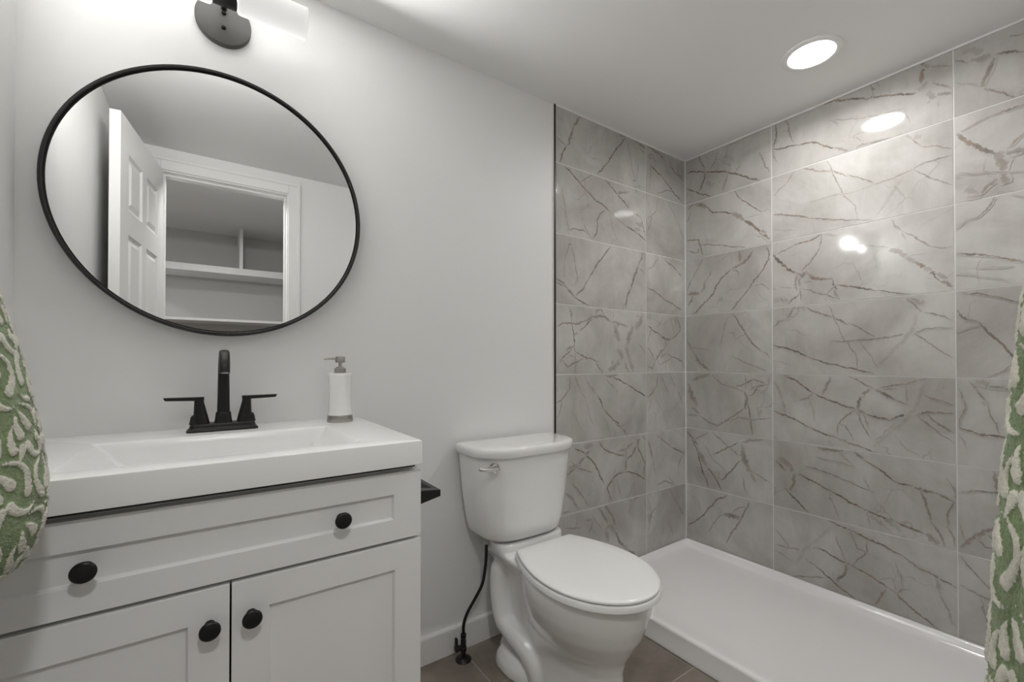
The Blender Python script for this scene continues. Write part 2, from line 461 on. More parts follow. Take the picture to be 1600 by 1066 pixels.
(22,0.5,[(357,514),(372,474)]),
(7,0.7,[(303,569),(258,510),(205,448)]),
(7,0.5,[(313,494),(324,431),(335,401)]),
(4.5,0.6,[(357,525),(448,486)]),
(12,0.4,[(303,657),(357,676),(409,689)]),
(4.5,0.5,[(114,616),(151,552),(229,498)]),
(7,0.75,[(240,379),(175,338),(119,264),(74,210),(7,154)]),
(22,0.7,[(216,275),(257,281),(301,282)]),
(4.5,0.6,[(216,280),(174,234),(131,160)]),
(4.5,0.6,[(257,292),(291,329),(329,345)]),
(7,0.65,[(345,376),(313,297),(227,133)]),
(7,0.85,[(507,995),(553,973),(591,944),(629,919)]),
(7,0.85,[(629,919),(675,895),(725,878),(782,862)]),
(12,0.55,[(686,994),(676,963),(655,914)]),
(7,0.5,[(626,922),(602,896),(569,884)]),
(4.5,0.35,[(607,893),(623,846),(626,798)]),
(12,0.35,[(462,970),(483,923),(497,886)]),
(12,0.35,[(497,879),(509,823)]),
(7,0.85,[(458,828),(500,813),(546,799),(601,771)]),
(7,0.8,[(601,771),(659,749),(709,738)]),
(4.5,0.8,[(709,738),(758,722),(804,710),(843,700)]),
(12,0.75,[(784,862),(786,895),(800,924),(821,948)]),
(20,0.4,[(791,912),(805,918)]),
(4.5,0.85,[(752,998),(796,976),(836,949)]),
(12,0.75,[(841,949),(875,928),(900,911)]),
(4.5,0.75,[(900,911),(938,896)]),
(4.5,0.65,[(849,954),(892,967),(933,973),(976,993)]),
(4.5,0.45,[(849,950),(904,954)]),
(20,0.45,[(972,996),(989,994)]),
(4.5,0.4,[(933,971),(935,898)]),
(12,0.8,[(782,862),(804,850)]),
(7,0.8,[(804,850),(840,841),(887,830)]),
(7,0.8,[(887,830),(908,848),(956,860)]),
(7,0.65,[(956,860),(990,873),(1027,874),(1061,874)]),
(4.5,0.7,[(777,863),(744,837),(725,815),(712,793),(710,744)]),
(4.5,0.6,[(712,793),(739,794),(767,738)]),
(4.5,0.7,[(779,855),(800,801),(824,749)]),
(4.5,0.55,[(800,845),(820,787)]),
(4.5,0.35,[(822,881),(835,844)]),
(12,0.2,[(987,981),(964,898),(932,838),(882,779),(830,722)]),
(4.5,0.35,[(830,739),(861,770),(903,829)]),
(4.5,0.6,[(959,859),(1001,820),(1060,766)]),
(7,0.65,[(992,864),(1009,843),(1061,804)]),
(7,0.55,[(981,935),(1009,924),(1035,916)]),
(7,0.65,[(1035,916),(1059,903)]),
(4.5,0.5,[(1030,960),(1040,968)]),
(24,0.55,[(485,618),(514,596),(539,561)]),
(12,0.6,[(468,597),(510,559)]),
(7,0.9,[(563,554),(629,532),(688,507)]),
(7,0.95,[(688,507),(744,484),(797,466)]),
(7,0.85,[(797,466),(860,449),(931,432),(981,424)]),
(12,0.75,[(547,553),(541,503),(526,473)]),
(7,0.85,[(505,481),(530,456),(566,425),(602,393)]),
(4.5,0.65,[(591,598),(652,588),(710,575),(771,556),(839,536)]),
(4.5,0.5,[(798,590),(823,536)]),
(12,0.7,[(637,688),(689,686),(731,687)]),
(4.5,0.5,[(717,676),(765,632)]),
(4.5,0.4,[(630,644),(772,629)]),
(12,0.8,[(769,689),(798,666)]),
(7,0.95,[(798,666),(855,630),(897,596)]),
(7,0.85,[(897,596),(949,591)]),
(12,0.85,[(955,589),(982,581),(1009,582)]),
(7,0.8,[(1009,582),(1060,563)]),
(7,0.65,[(969,583),(982,550),(999,478)]),
(7,0.6,[(1060,563),(1042,512),(1044,474)]),
(7,0.55,[(998,474),(1019,441),(1036,397)]),
(7,0.55,[(1042,470),(1057,439),(1064,403)]),
(24,0.75,[(987,427),(1003,407),(1018,395)]),
(18,0.3,[(866,439),(902,423),(914,408)]),
(4.5,0.45,[(810,462),(822,398)]),
(4.5,0.45,[(677,501),(695,455),(716,398)]),
(12,0.7,[(679,480),(688,474)]),
(4.5,0.5,[(1038,642),(1058,612),(1063,574)]),
(7,0.8,[(676,384),(722,371),(763,364)]),
(7,0.8,[(763,364),(816,345),(866,338),(919,319)]),
(7,0.75,[(919,319),(958,293),(1012,278),(1066,258)]),
(4.5,0.6,[(462,282),(529,213)]),
(4.5,0.6,[(461,208),(525,212),(597,230),(631,253)]),
(7,0.8,[(631,253),(672,242),(715,229),(763,220)]),
(7,0.75,[(763,220),(828,200),(883,176)]),
(7,0.8,[(883,176),(929,144),(974,113),(1016,90)]),
(12,0.75,[(739,217),(735,179),(704,135)]),
(4.5,0.7,[(585,189),(627,170),(664,146)]),
(7,0.8,[(627,170),(679,140),(714,117),(769,89)]),
(4.5,0.6,[(809,339),(809,295),(763,226)]),
(4.5,0.6,[(701,323),(722,272),(742,218)]),
(4.5,0.55,[(753,365),(776,300),(809,291)]),
(4.5,0.6,[(532,88),(596,111),(671,138)]),
(7,0.65,[(868,170),(846,122),(833,93)]),
(7,0.5,[(894,166),(924,194),(941,197)]),
(4.5,0.45,[(895,295),(921,200)]),
(12,0.4,[(1012,274),(1022,221)]),
(7,0.5,[(1022,221),(1043,167),(1053,122)]),
(4.5,0.5,[(1038,157),(1065,118)]),
(12,0.16,[(687,352),(589,234),(549,149)]),
(4.5,0.5,[(465,182),(541,155)]),
(24,0.45,[(1093,2146),(1118,2141),(1140,2119)]),
(24,0.55,[(1112,2108),(1137,2098),(1159,2094)]),
(7,0.6,[(1073,2130),(1105,2102)]),
(7,0.75,[(1168,2094),(1197,2085),(1232,2067)]),
(12,0.65,[(1167,2085),(1152,2039),(1140,2001)]),
(4.5,0.3,[(1072,2050),(1133,2009)]),
(7,0.65,[(1143,1992),(1173,1966),(1208,1930)]),
(7,0.6,[(1201,2136),(1232,2126)]),
(7,0.7,[(1230,1895),(1196,1892),(1163,1894)]),
(4.5,0.5,[(1163,1894),(1084,1870)]),
(12,0.75,[(1076,1866),(1104,1820),(1141,1782),(1171,1757)]),
(28,0.7,[(1172,1761),(1183,1721),(1186,1694)]),
(22,0.65,[(1192,1753),(1229,1747)]),
(7,0.6,[(1195,1765),(1230,1803)]),
(18,0.6,[(1180,1696),(1191,1648)]),
(4.5,0.4,[(1077,1723),(1165,1697),(1229,1676)]),
(12,0.6,[(1171,1672),(1147,1654),(1134,1631)]),
(26,0.45,[(1099,1665),(1121,1634)]),
(18,0.4,[(1099,1632),(1134,1626)]),
(12,0.35,[(1073,1706),(1080,1713)]),
(7,0.6,[(1165,1612),(1146,1577),(1121,1554),(1095,1555)]),
(7,0.5,[(1095,1555),(1072,1528)]),
(7,0.8,[(1072,1442),(1126,1428),(1163,1412)]),
(7,0.8,[(1163,1412),(1198,1396),(1227,1382)]),
(4.5,0.3,[(1071,1369),(1138,1349),(1198,1322)]),
(4.5,0.3,[(1126,1378),(1204,1373)]),
(4.5,0.5,[(1203,1609),(1228,1594)]),
(4.5,0.7,[(1085,1301),(1138,1289),(1184,1269),(1224,1245)]),
(7,0.75,[(1071,1241),(1089,1212),(1122,1198)]),
(7,0.85,[(1122,1198),(1168,1130),(1223,1051)]),
(4.5,0.5,[(1209,1056),(1175,1023),(1144,1007)]),
(4.5,0.3,[(1072,1163),(1126,1184)]),
(24,0.55,[(1116,992),(1144,982)]),
(12,0.7,[(1148,974),(1182,972)]),
(7,0.75,[(1182,969),(1215,960)]),
(4.5,0.6,[(1100,992),(1128,941),(1143,913)]),
(4.5,0.6,[(1143,913),(1155,863),(1172,814)]),
(4.5,0.55,[(1072,967),(1091,897),(1074,831)]),
(7,0.85,[(1074,828),(1127,808),(1166,808),(1210,801)]),
(4.5,0.5,[(1074,801),(1094,757)]),
(7,0.5,[(1128,918),(1147,922)]),
(12,0.6,[(1156,688),(1165,628),(1176,585)]),
(4.5,0.7,[(1077,600),(1126,616),(1187,616)]),
(7,0.75,[(1176,585),(1179,525)]),
(12,0.6,[(1075,405),(1100,443),(1133,477),(1179,514)]),
(4.5,0.6,[(1113,459),(1136,427),(1178,436)]),
(4.5,0.6,[(1133,477),(1156,456),(1182,470)]),
(4.5,0.5,[(1074,488),(1084,432)]),
(4.5,0.65,[(1075,376),(1116,321),(1158,277)]),
(7,0.55,[(1074,275),(1115,258),(1154,252)]),
(4.5,0.5,[(1123,250),(1131,208),(1142,145)]),
]
VEINS_BACK = [
(12,0.6,[(-795,2170),(-814,2143),(-839,2105)]),
(12,0.65,[(-839,2105),(-852,2060),(-873,2016)]),
(7,0.9,[(-873,2016),(-900,1980),(-919,1930)]),
(4.5,0.8,[(-938,2035),(-906,2021),(-879,2009)]),
(7,0.8,[(-489,2167),(-523,2126),(-571,2071),(-619,2003)]),
(7,0.75,[(-619,2003),(-658,1958),(-688,1933)]),
(12,0.45,[(-531,2163),(-489,2167)]),
(4.5,0.45,[(-481,2158),(-456,2080),(-439,2004),(-422,1965)]),
(4.5,0.4,[(-387,2064),(-400,2014),(-413,1970)]),
(12,0.7,[(-435,1962),(-413,1969)]),
(12,0.6,[(-413,2166),(-369,2156),(-334,2148)]),
(7,0.5,[(-395,2142),(-342,2122)]),
(7,0.5,[(-430,2173),(-386,2162)]),
(12,0.7,[(-323,2169),(-287,2167),(-268,2157),(-221,2155)]),
(12,0.6,[(-221,2155),(-182,2129)]),
(22,0.5,[(-319,2128),(-292,2106)]),
(12,0.5,[(-287,2131),(-259,2103)]),
(7,0.6,[(-324,2115),(-277,2140)]),
(7,0.6,[(-143,2115),(-72,2083),(-9,2060)]),
(4.5,0.6,[(-71,2139),(-61,2085),(-9,2079)]),
(7,0.85,[(-306,2079),(-250,2051),(-202,2039)]),
(7,0.8,[(-202,2039),(-153,2008),(-103,1976),(-36,1943)]),
(4.5,0.6,[(-108,1987),(-183,1967),(-250,1936)]),
(4.5,0.4,[(-301,2086),(-296,2040),(-311,1942)]),
(7,0.85,[(-893,1919),(-846,1896),(-790,1860),(-711,1815),(-635,1790),(-596,1771)]),
(7,0.85,[(-635,1920),(-572,1883),(-540,1862),(-465,1819)]),
(7,0.5,[(-794,1870),(-761,1898),(-725,1920)]),
(12,0.5,[(-556,1870),(-515,1885),(-465,1897)]),
(12,0.5,[(-422,1917),(-405,1922)]),
(4.5,0.4,[(-936,1891),(-926,1858)]),
(4.5,0.45,[(-910,1827),(-893,1761),(-880,1693)]),
(12,0.5,[(-604,1770),(-592,1770)]),
(4.5,0.6,[(-588,1768),(-540,1744),(-491,1725)]),
(7,0.7,[(-635,1779),(-670,1752),(-689,1716),(-692,1657),(-722,1626)]),
(4.5,0.7,[(-776,1682),(-748,1648),(-724,1624)]),
(7,0.6,[(-870,1645),(-825,1653),(-776,1656),(-748,1643)]),
(12,0.6,[(-873,1644),(-850,1643)]),
(4.5,0.4,[(-893,1749),(-873,1667),(-867,1623)]),
(4.5,0.35,[(-612,1769),(-588,1708),(-549,1632)]),
(4.5,0.3,[(-666,1715),(-635,1651)]),
(7,0.7,[(-440,1802),(-379,1794)]),
(26,0.5,[(-418,1752),(-370,1752),(-348,1733)]),
(22,0.45,[(-423,1725),(-379,1721)]),
(7,0.8,[(-491,1725),(-449,1718),(-406,1705)]),
(7,0.9,[(-406,1705),(-370,1691),(-342,1678)]),
(7,0.7,[(-379,1791),(-361,1748),(-342,1702)]),
(4.5,0.6,[(-325,1795),(-288,1817),(-246,1858)]),
(4.5,0.6,[(-288,1817),(-302,1770),(-325,1728)]),
(4.5,0.4,[(-154,1913),(-104,1862),(-63,1813)]),
(4.5,0.65,[(-63,1813),(-37,1767),(-6,1741)]),
(4.5,0.4,[(-320,1890),(-311,1845),(-293,1819)]),
(4.5,0.4,[(-236,1929),(-251,1857)]),
(12,0.65,[(-870,1574),(-850,1582)]),
(4.5,0.45,[(-863,1573),(-887,1514),(-894,1428)]),
(4.5,0.55,[(-846,1570),(-829,1491),(-809,1411)]),
(7,0.75,[(-593,1611),(-643,1563),(-697,1502),(-748,1433)]),
(7,0.75,[(-748,1433),(-777,1389),(-826,1353)]),
(12,0.6,[(-940,1420),(-900,1402),(-874,1379)]),
(12,0.75,[(-874,1379),(-833,1348)]),
(7,0.85,[(-833,1348),(-784,1326),(-741,1315)]),
(7,0.7,[(-940,1403),(-887,1388)]),
(7,0.75,[(-362,1611),(-380,1571),(-402,1536)]),
(12,0.75,[(-402,1536),(-432,1478),(-454,1419)]),
(12,0.7,[(-454,1419),(-484,1377),(-492,1320)]),
(4.5,0.6,[(-496,1348),(-517,1314)]),
(4.5,0.7,[(-398,1537),(-343,1503)]),
(4.5,0.6,[(-238,1608),(-271,1562),(-326,1528)]),
(7,0.7,[(-185,1603),(-115,1575),(-75,1552)]),
(7,0.7,[(-75,1552),(-33,1522)]),
(7,0.8,[(-327,1440),(-253,1418)]),
(7,0.75,[(-253,1418),(-176,1385),(-34,1343)]),
(12,0.5,[(-863,1301),(-850,1273),(-853,1238)]),
(7,0.75,[(-853,1238),(-845,1203),(-836,1180),(-835,1133),(-827,1094)]),
(4.5,0.5,[(-827,1094),(-827,1007)]),
(7,0.6,[(-942,1212),(-907,1225),(-850,1230),(-808,1230),(-758,1247)]),
(12,0.65,[(-758,1247),(-725,1267)]),
(7,0.65,[(-802,1197),(-764,1222),(-725,1257)]),
(18,0.6,[(-832,1184),(-813,1184)]),
(12,0.6,[(-722,1267),(-673,1274),(-638,1268),(-596,1249)]),
(7,0.6,[(-702,1270),(-693,1295),(-661,1301),(-644,1274)]),
(28,0.55,[(-575,1244),(-559,1198),(-541,1156)]),
(12,0.45,[(-596,1249),(-534,1242),(-477,1231)]),
(32,0.5,[(-411,1292),(-391,1267),(-404,1230)]),
(32,0.5,[(-363,1299),(-384,1258),(-425,1221)]),
(32,0.5,[(-438,1233),(-464,1193),(-490,1132)]),
(30,0.45,[(-490,1132),(-477,1097),(-465,1063)]),
(26,0.45,[(-465,1071),(-445,1028),(-439,1008)]),
(28,0.5,[(-553,1118),(-529,1097),(-516,1071)]),
(36,0.55,[(-541,1058),(-566,1037),(-615,1008)]),
(22,0.55,[(-597,1058),(-578,1052)]),
(12,0.5,[(-497,1054),(-491,1028),(-475,1008)]),
(4.5,0.5,[(-584,1298),(-578,1261)]),
(7,0.4,[(-398,1147),(-344,1103)]),
(12,0.6,[(-835,1125),(-861,1120),(-882,1108)]),
(7,0.6,[(-882,1112),(-871,1093),(-840,1078)]),
(7,0.65,[(-842,1121),(-876,1093),(-907,1070),(-922,1054)]),
(18,0.5,[(-922,1062),(-905,1064)]),
(7,0.6,[(-907,1064),(-877,1035),(-840,1050),(-775,1076)]),
(7,0.75,[(-824,1101),(-775,1082),(-685,1058)]),
(7,0.7,[(-700,1054),(-674,1025),(-656,1011)]),
(18,0.5,[(-665,1013),(-648,1013)]),
(4.5,0.5,[(-927,1051),(-938,1009)]),
(4.5,0.5,[(-877,1070),(-856,1093)]),
(7,0.85,[(-329,1243),(-272,1216),(-214,1193)]),
(12,0.75,[(-214,1193),(-177,1177),(-131,1181)]),
(7,0.65,[(-131,1181),(-84,1202),(-48,1237),(-76,1303)]),
(7,0.75,[(-181,1177),(-181,1128)]),
(12,0.6,[(-185,1128),(-222,1109),(-266,1063)]),
(7,0.6,[(-196,1119),(-215,1081),(-170,1110)]),
(4.5,0.6,[(-251,1076),(-230,1044),(-177,1058),(-124,1077)]),
(7,0.6,[(-170,1100),(-116,1082),(-37,1063),(-13,1019)]),
(7,0.6,[(-329,1135),(-294,1099),(-273,1063)]),
(7,0.6,[(-266,1063),(-288,1022),(-330,1036)]),
(4.5,0.4,[(-146,1303),(-115,1243),(-108,1206)]),
(4.5,0.4,[(-243,1298),(-236,1266)]),
(4.5,0.5,[(-199,1300),(-221,1262),(-258,1237)]),
(4.5,0.5,[(-32,1216),(-12,1199)]),
(4.5,0.4,[(-177,1100),(-178,1007)]),
(7,0.4,[(-301,1226),(-329,1153)]),
(4.5,0.55,[(-858,995),(-864,936),(-897,911)]),
(7,0.6,[(-866,933),(-907,892),(-943,879)]),
(4.5,0.5,[(-943,962),(-933,927)]),
(4.5,0.6,[(-907,892),(-923,828),(-943,812)]),
(12,0.3,[(-829,994),(-814,958),(-797,926)]),
(4.5,0.3,[(-797,926),(-765,889),(-743,816),(-715,761)]),
(12,0.25,[(-764,993),(-748,956),(-697,910)]),
(7,0.85,[(-691,906),(-668,876),(-651,834)]),
(7,0.8,[(-651,834),(-603,797),(-536,748)]),
(7,0.75,[(-536,748),(-485,699)]),
(4.5,0.6,[(-530,745),(-498,751)]),
(12,0.55,[(-639,995),(-603,988),(-548,995)]),
(7,0.85,[(-585,983),(-529,967),(-478,944)]),
(7,0.8,[(-478,944),(-412,911),(-341,882)]),
(4.5,0.5,[(-639,982),(-603,952),(-573,932)]),
(4.5,0.5,[(-548,923),(-566,909)]),
(4.5,0.25,[(-856,851),(-819,793),(-787,743)]),
(4.5,0.25,[(-639,796),(-604,710)]),
(4.5,0.5,[(-248,992),(-252,933),(-295,907)]),
(7,0.6,[(-267,919),(-295,893),(-331,872)]),
(4.5,0.6,[(-299,875),(-306,830),(-327,805)]),
(4.5,0.4,[(-330,962),(-316,926)]),
(12,0.25,[(-215,982),(-186,931),(-156,892)]),
(12,0.25,[(-147,991),(-109,938),(-78,908)]),
(4.5,0.6,[(-78,908),(-46,859),(-30,824)]),
(4.5,0.25,[(-267,878),(-216,811),(-179,744)]),
(4.5,0.6,[(-579,765),(-523,735),(-490,700)]),
(7,0.85,[(-831,671),(-766,640),(-704,584),(-673,524),(-647,488)]),
(28,0.4,[(-779,677),(-746,673),(-720,680)]),
(12,0.6,[(-771,637),(-737,651)]),
(7,0.75,[(-677,687),(-656,657),(-642,644),(-579,621),(-505,599)]),
(24,0.45,[(-867,588),(-827,594),(-795,596)]),
(12,0.5,[(-819,599),(-762,630)]),
(7,0.5,[(-819,582),(-721,550)]),
(12,0.6,[(-879,564),(-827,583)]),
(12,0.6,[(-490,581),(-451,595),(-416,637)]),
(7,0.55,[(-552,624),(-485,635),(-436,659)]),
(7,0.6,[(-495,633),(-495,588)]),
(12,0.8,[(-493,578),(-497,524)]),
(7,0.8,[(-505,522),(-447,507),(-387,482),(-346,455)]),
(7,0.75,[(-505,522),(-552,519),(-589,499),(-625,461),(-594,400)]),
(7,0.7,[(-411,640),(-376,580),(-348,543),(-366,485)]),
(12,0.6,[(-411,637),(-391,674)]),
(4.5,0.55,[(-561,495),(-543,435),(-524,397)]),
(4.5,0.55,[(-427,461),(-457,421),(-476,392)]),
(4.5,0.5,[(-437,450),(-427,370)]),
(12,0.5,[(-376,683),(-345,663)]),
(12,0.5,[(-324,654),(-303,598),(-287,555)]),
(4.5,0.5,[(-288,548),(-266,470)]),
(4.5,0.75,[(-265,682),(-194,641),(-132,599)]),
(7,0.75,[(-132,599),(-19,554)]),
(4.5,0.65,[(-25,554),(-62,512),(-74,478)]),
(7,0.5,[(-261,415),(-184,427),(-110,398)]),
(4.5,0.4,[(-167,456),(-110,398)]),
(4.5,0.6,[(-851,525),(-779,445),(-746,400)]),
(12,0.5,[(-890,482),(-851,458),(-812,398)]),
(7,0.5,[(-913,400),(-859,398)]),
(12,0.65,[(-687,386),(-652,342),(-617,292)]),
(12,0.65,[(-643,381),(-589,324),(-571,263)]),
(34,0.55,[(-635,283),(-599,276),(-581,247)]),
(24,0.5,[(-635,265),(-617,211)]),
(12,0.75,[(-571,251),(-544,194),(-487,136),(-419,90)]),
(24,0.5,[(-506,163),(-477,127)]),
(4.5,0.6,[(-730,358),(-652,269)]),
(12,0.5,[(-713,330),(-747,277)]),
(7,0.5,[(-883,331),(-844,319),(-788,313)]),
(4.5,0.5,[(-820,370),(-816,316)]),
(12,0.4,[(-771,342),(-721,332)]),
(4.5,0.5,[(-467,370),(-462,337),(-486,316)]),
(4.5,0.4,[(-438,300),(-448,276)]),
(4.5,0.4,[(-357,357),(-346,322)]),
(4.5,0.6,[(-256,312),(-294,278),(-331,191)]),
(4.5,0.5,[(-331,366),(-310,308),(-294,278)]),
(7,0.45,[(-218,380),(-207,344)]),
(4.5,0.6,[(-150,376),(-81,293),(-21,210)]),
(4.5,0.25,[(-174,247),(-117,123)]),
(7,0.6,[(-326,264),(-262,306)]),
]
#VE
def tile_wall(name, along, org, span, cols, zlo, zhi, veins, thick=.009):
    """along: 'y' (wall x=0, u=-y) or 'x' (wall y=0, u=x) or 'f' (wall y=YF)."""
    bm = bmesh.new(); lay = bm.faces.layers.float.new('tile_seed'); uvl = bm.loops.layers.uv.new('vein')
    def P(u, z, d):
        return {'y': (d, -u, z), 'x': (u, d, z), 'f': (u, YF-d, z)}[along]
    u0, u1 = span
    g = .0019
    rows = [zlo] + [TZ0+TP*k for k in range(-4, 5) if zlo+.01 < TZ0+TP*k < zhi-.01] + [zhi]
    us = [u0]+[c for c in cols if u0+.01<c<u1-.01]+[u1]
    rnd = random.Random(5 if along=='y' else 9)
    seeds = {}
    for i in range(len(us)-1):
        for j in range(len(rows)-1):
            a,b,c,d = us[i]+g, us[i+1]-g, rows[j]+g, rows[j+1]-g
            s = rnd.random(); seeds[(i,j)] = s
            f_ = [bm.verts.new(P(a,c,0)), bm.verts.new(P(b,c,0)), bm.verts.new(P(b,d,0)), bm.verts.new(P(a,d,0))]
            k_ = [bm.verts.new(P(a,c,.004)), bm.verts.new(P(b,c,.004)), bm.verts.new(P(b,d,.004)), bm.verts.new(P(a,d,.004))]
            fs = [bm.faces.new(f_)]+[bm.faces.new((f_[q],f_[(q+1)%4],k_[(q+1)%4],k_[q])) for q in range(4)]
            for f in fs: f[lay] = s
    # grout bed
    n0 = [bm.verts.new(P(u,z,.0012)) for u,z in [(u0,zlo),(u1,zlo),(u1,zhi),(u0,zhi)]]
    n1 = [bm.verts.new(P(u,z,thick)) for u,z in [(u0,zlo),(u1,zlo),(u1,zhi),(u0,zhi)]]
    fs = [bm.faces.new(n0), bm.faces.new(n1)]+[bm.faces.new((n0[q],n0[(q+1)%4],n1[(q+1)%4],n1[q])) for q in range(4)]
    for f in fs: f.material_index = 1
    # veins
    rv = random.Random(11)
    for vi, (wd, st, pts) in enumerate(veins):
        pts = [Vector((p[0]/1000, p[1]/1000)) for p in pts]
        mid = pts[len(pts)//2]
        i = max(0, min(len(us)-2, sum(1 for c in us[1:-1] if mid[0] > c))); j = max(0, min(len(rows)-2, sum(1 for c in rows[1:-1] if mid[1] > c)))
        a,b,c,d = us[i]+g, us[i+1]-g, rows[j]+g, rows[j+1]-g
        # resample with jitter
        Q = []; wob = 0.0
        for p,q in zip(pts[:-1], pts[1:]):
            L = (q-p).length; n = max(1, int(L/max(.006, wd/1000*.45))); nr = Vector((-(q-p)[1], (q-p)[0]))/max(L,1e-6)
            for k in range(n):
                t = k/n; w_ = 4*t*(1-t)
                wob = .7*wob+rv.gauss(0,.0009); Q.append(p.lerp(q,t)+nr*(wob*min(1,3*w_)+.0018*w_*math.sin(vi*1.7+t*7)*min(1,L/.08)))
        Q.append(pts[-1])
        prev = None
        for k,p in enumerate(Q):
            kk = 1+int(wd/12)*2; t = (Q[min(k+kk,len(Q)-1)]-Q[max(k-kk,0)]); t = t/max(t.length,1e-6); nr = Vector((-t[1],t[0]))
            e = min(1, (k+1)/5, (len(Q)-k)/5)
            hw = wd/1000*(.55+.45*e)*rv.uniform(.75,1.25)
            A = p+nr*hw; B = p-nr*hw
            cl = lambda q: (min(max(q[0],a),b), min(max(q[1],c),d))
            A = cl(A); B = cl(B)
            dd = -.00012-.000004*vi-.0000004*(k%9)
            if along == 'f': dd = -dd
            cur = (bm.verts.new(P(A[0],A[1],dd)), bm.verts.new(P(B[0],B[1],dd)), st*(.45+.55*e))
            if prev:
                try:
                    f = bm.faces.new((prev[0],prev[1],cur[1],cur[0])); f.material_index = 2; f[lay] = seeds[(i,j)]
                    for lp,uv in zip(f.loops, [(0,prev[2]),(1,prev[2]),(1,cur[2]),(0,cur[2])]): lp[uvl].uv = uv
                except ValueError: pass
            prev = cur
    me = bpy.data.meshes.new(name); bm.to_mesh(me); bm.free()
    for x in (M['tile'], M['grout'], M['vein']): me.materials.append(x)
    o = bpy.data.objects.new(name, me); C.objects.link(o); struct(o)
    return o
PZ = .070   # tiles reach down behind the lip of the shower pan
tile_wall('wall_right', 'y', None, (0, -YF), [.4547, .4547+TW], PZ, H, VEINS_RIGHT)
tile_wall('wall_shower_back', 'x', None, (XT, 0), [-.3366], 0, H, VEINS_BACK)
# backing boards behind the tiles
bm = bmesh.new(); box(bm, .009, .1, YF-.11, PW+T, 0, H); struct(link('wall_right_backing', bm, M['paint']))
bm = bmesh.new(); box(bm, XT-.010, .009, .009, PW+T, 0, H); struct(link('wall_back_backing', bm, M['paint']))
# black metal tile edge, with a line of white caulk beside it
struct(boxobj('trim_1', (XT-.0085, XT, -.0015, .012, 0, H), M['frame'], bv=.0006))
bm = bmesh.new(); box(bm, XT-.0125, XT-.0085, .0015, .010, 0, H)
struct(link('trim_2', bm, M['caulk']))
# caulk under the ceiling and in the tiled corner
bm = bmesh.new()
box(bm, -.005, .001, YF, .001, H-.007, H); box(bm, XT, 0, -.005, .001, H-.007, H); box(bm, -.004, .001, -.004, .001, PZ, H)
struct(link('trim_3', bm, M['caulk']))
# floor
bm = bmesh.new()
fx = [HX0] + [-1.402-.61*k for k in range(5,0,-1)] + [-1.402, -1.402+.61] + [0.0]
fy = sorted([PW] + [-.229-.3205*k for k in range(0, 10)] + [-3.3])
for i in range(len(fx)-1):
    for j in range(len(fy)-1):
        g = .002
        a,b,c,d = fx[i]+g, fx[i+1]-g, fy[j]+g, fy[j+1]-g
        q = [bm.verts.new((a,c,0)),bm.verts.new((b,c,0)),bm.verts.new((b,d,0)),bm.verts.new((a,d,0))]
        bm.faces.new(q)
        k = [bm.verts.new((v.co.x,v.co.y,-.003)) for v in q]
        for e in range(4): bm.faces.new((q[e],q[(e+1)%4],k[(e+1)%4],k[e]))
box(bm, HX0, .1, -3.4, PW+T, -.1, -.001, 1)
me = bpy.data.meshes.new('floor'); bm.to_mesh(me); bm.free(); me.materials.append(M['floor']); me.materials.append(M['floor_grout'])
fl = bpy.data.objects.new('floor', me); C.objects.link(fl); struct(fl)
# baseboard on the painted back wall
bm = bmesh.new()
prof = [(PW,0),(-.010,0),(-.010,.086),(-.0085,.0905),(-.005,.0925),(PW,.0925)]
loft(bm, [[(x,y,z) for y,z in prof] for x in (-1.769, XT-.013)])
struct(link('baseboard_back', bm, M['trim']))
bm = bmesh.new(); box(bm, DX1+.09, -.80, YF, YF+.012, 0, .0925); struct(link('baseboard_front', bm, M['trim']))

# doorway: jamb, casing, open six panel door
bm = bmesh.new()
box(bm, DX0-.018, DX0, YF-.112, YF+.002, 0, DZ+.018); box(bm, DX1, DX1+.018, YF-.112, YF+.002, 0, DZ+.018); box(bm, DX0, DX1, YF-.112, YF+.002, DZ, DZ+.018)
box(bm, DX0, DX0+.01, YF-.075, YF-.04, 0, DZ); box(bm, DX1-.01, DX1, YF-.075, YF-.04, 0, DZ); box(bm, DX0+.01, DX1-.01, YF-.075, YF-.04, DZ-.01, DZ)
struct(link('trim_4', bm, M['trim']))
bm = bmesh.new()
cw = .064
for a,b,c,d in [(DX0-.006-cw, DX0-.006, 0, DZ+.006+cw), (DX1+.006, DX1+.006+cw, 0, DZ+.006+cw), (DX0-.006, DX1+.006, DZ+.006, DZ+.006+cw)]:
    box(bm, a,b, YF, YF+.014, c, d)
a,b,c = DX0-.006-cw, DX1+.006+cw, DZ+.006+cw
box(bm, a, a+.016, YF+.014, YF+.019, 0, c); box(bm, b-.016, b, YF+.014, YF+.019, 0, c); box(bm, a+.016, b-.016, YF+.014, YF+.019, c-.016, c)
struct(bevel(link('trim_5', bm, M['trim']), .002))
bm = bmesh.new()
LW, LH = .612, 2.035
pan = []
for xa, xb in ((.095,.275),(.337,.517)):
    for za, zb in ((.20,.80),(.98,1.58),(1.68,1.91)): pan.append((xa,xb,za,zb))
panel_plate(bm, 0, LW, .012, LH+.010, 0, .035, pan, [(.010,.008),(.018,.008),(.036,.001),])
door = link('door_1', bm, M['trim']); struct(door)
# hinge at the left jamb; leaf swung into the room, its panelled face towards the room's right
ang = math.atan2(.612, -.092)
door.location = (DX0+.004, YF+.018, 0)
door.rotation_euler = (0,0,ang)
bm = bmesh.new()
for s in (-1,1):
    y0 = 0 if s<0 else .035
    lathe(bm, (LW-.06, y0, .95), [(0,.032),(s*.006,.032),(s*.008,.012),(s*.03,.011),(s*.036,.022),(s*.05,.027),(s*.062,.022),(s*.066,.008)], 24, 'y')
kn = link('door_knob', bm, M['black'], None, True, 40); kn.parent = door

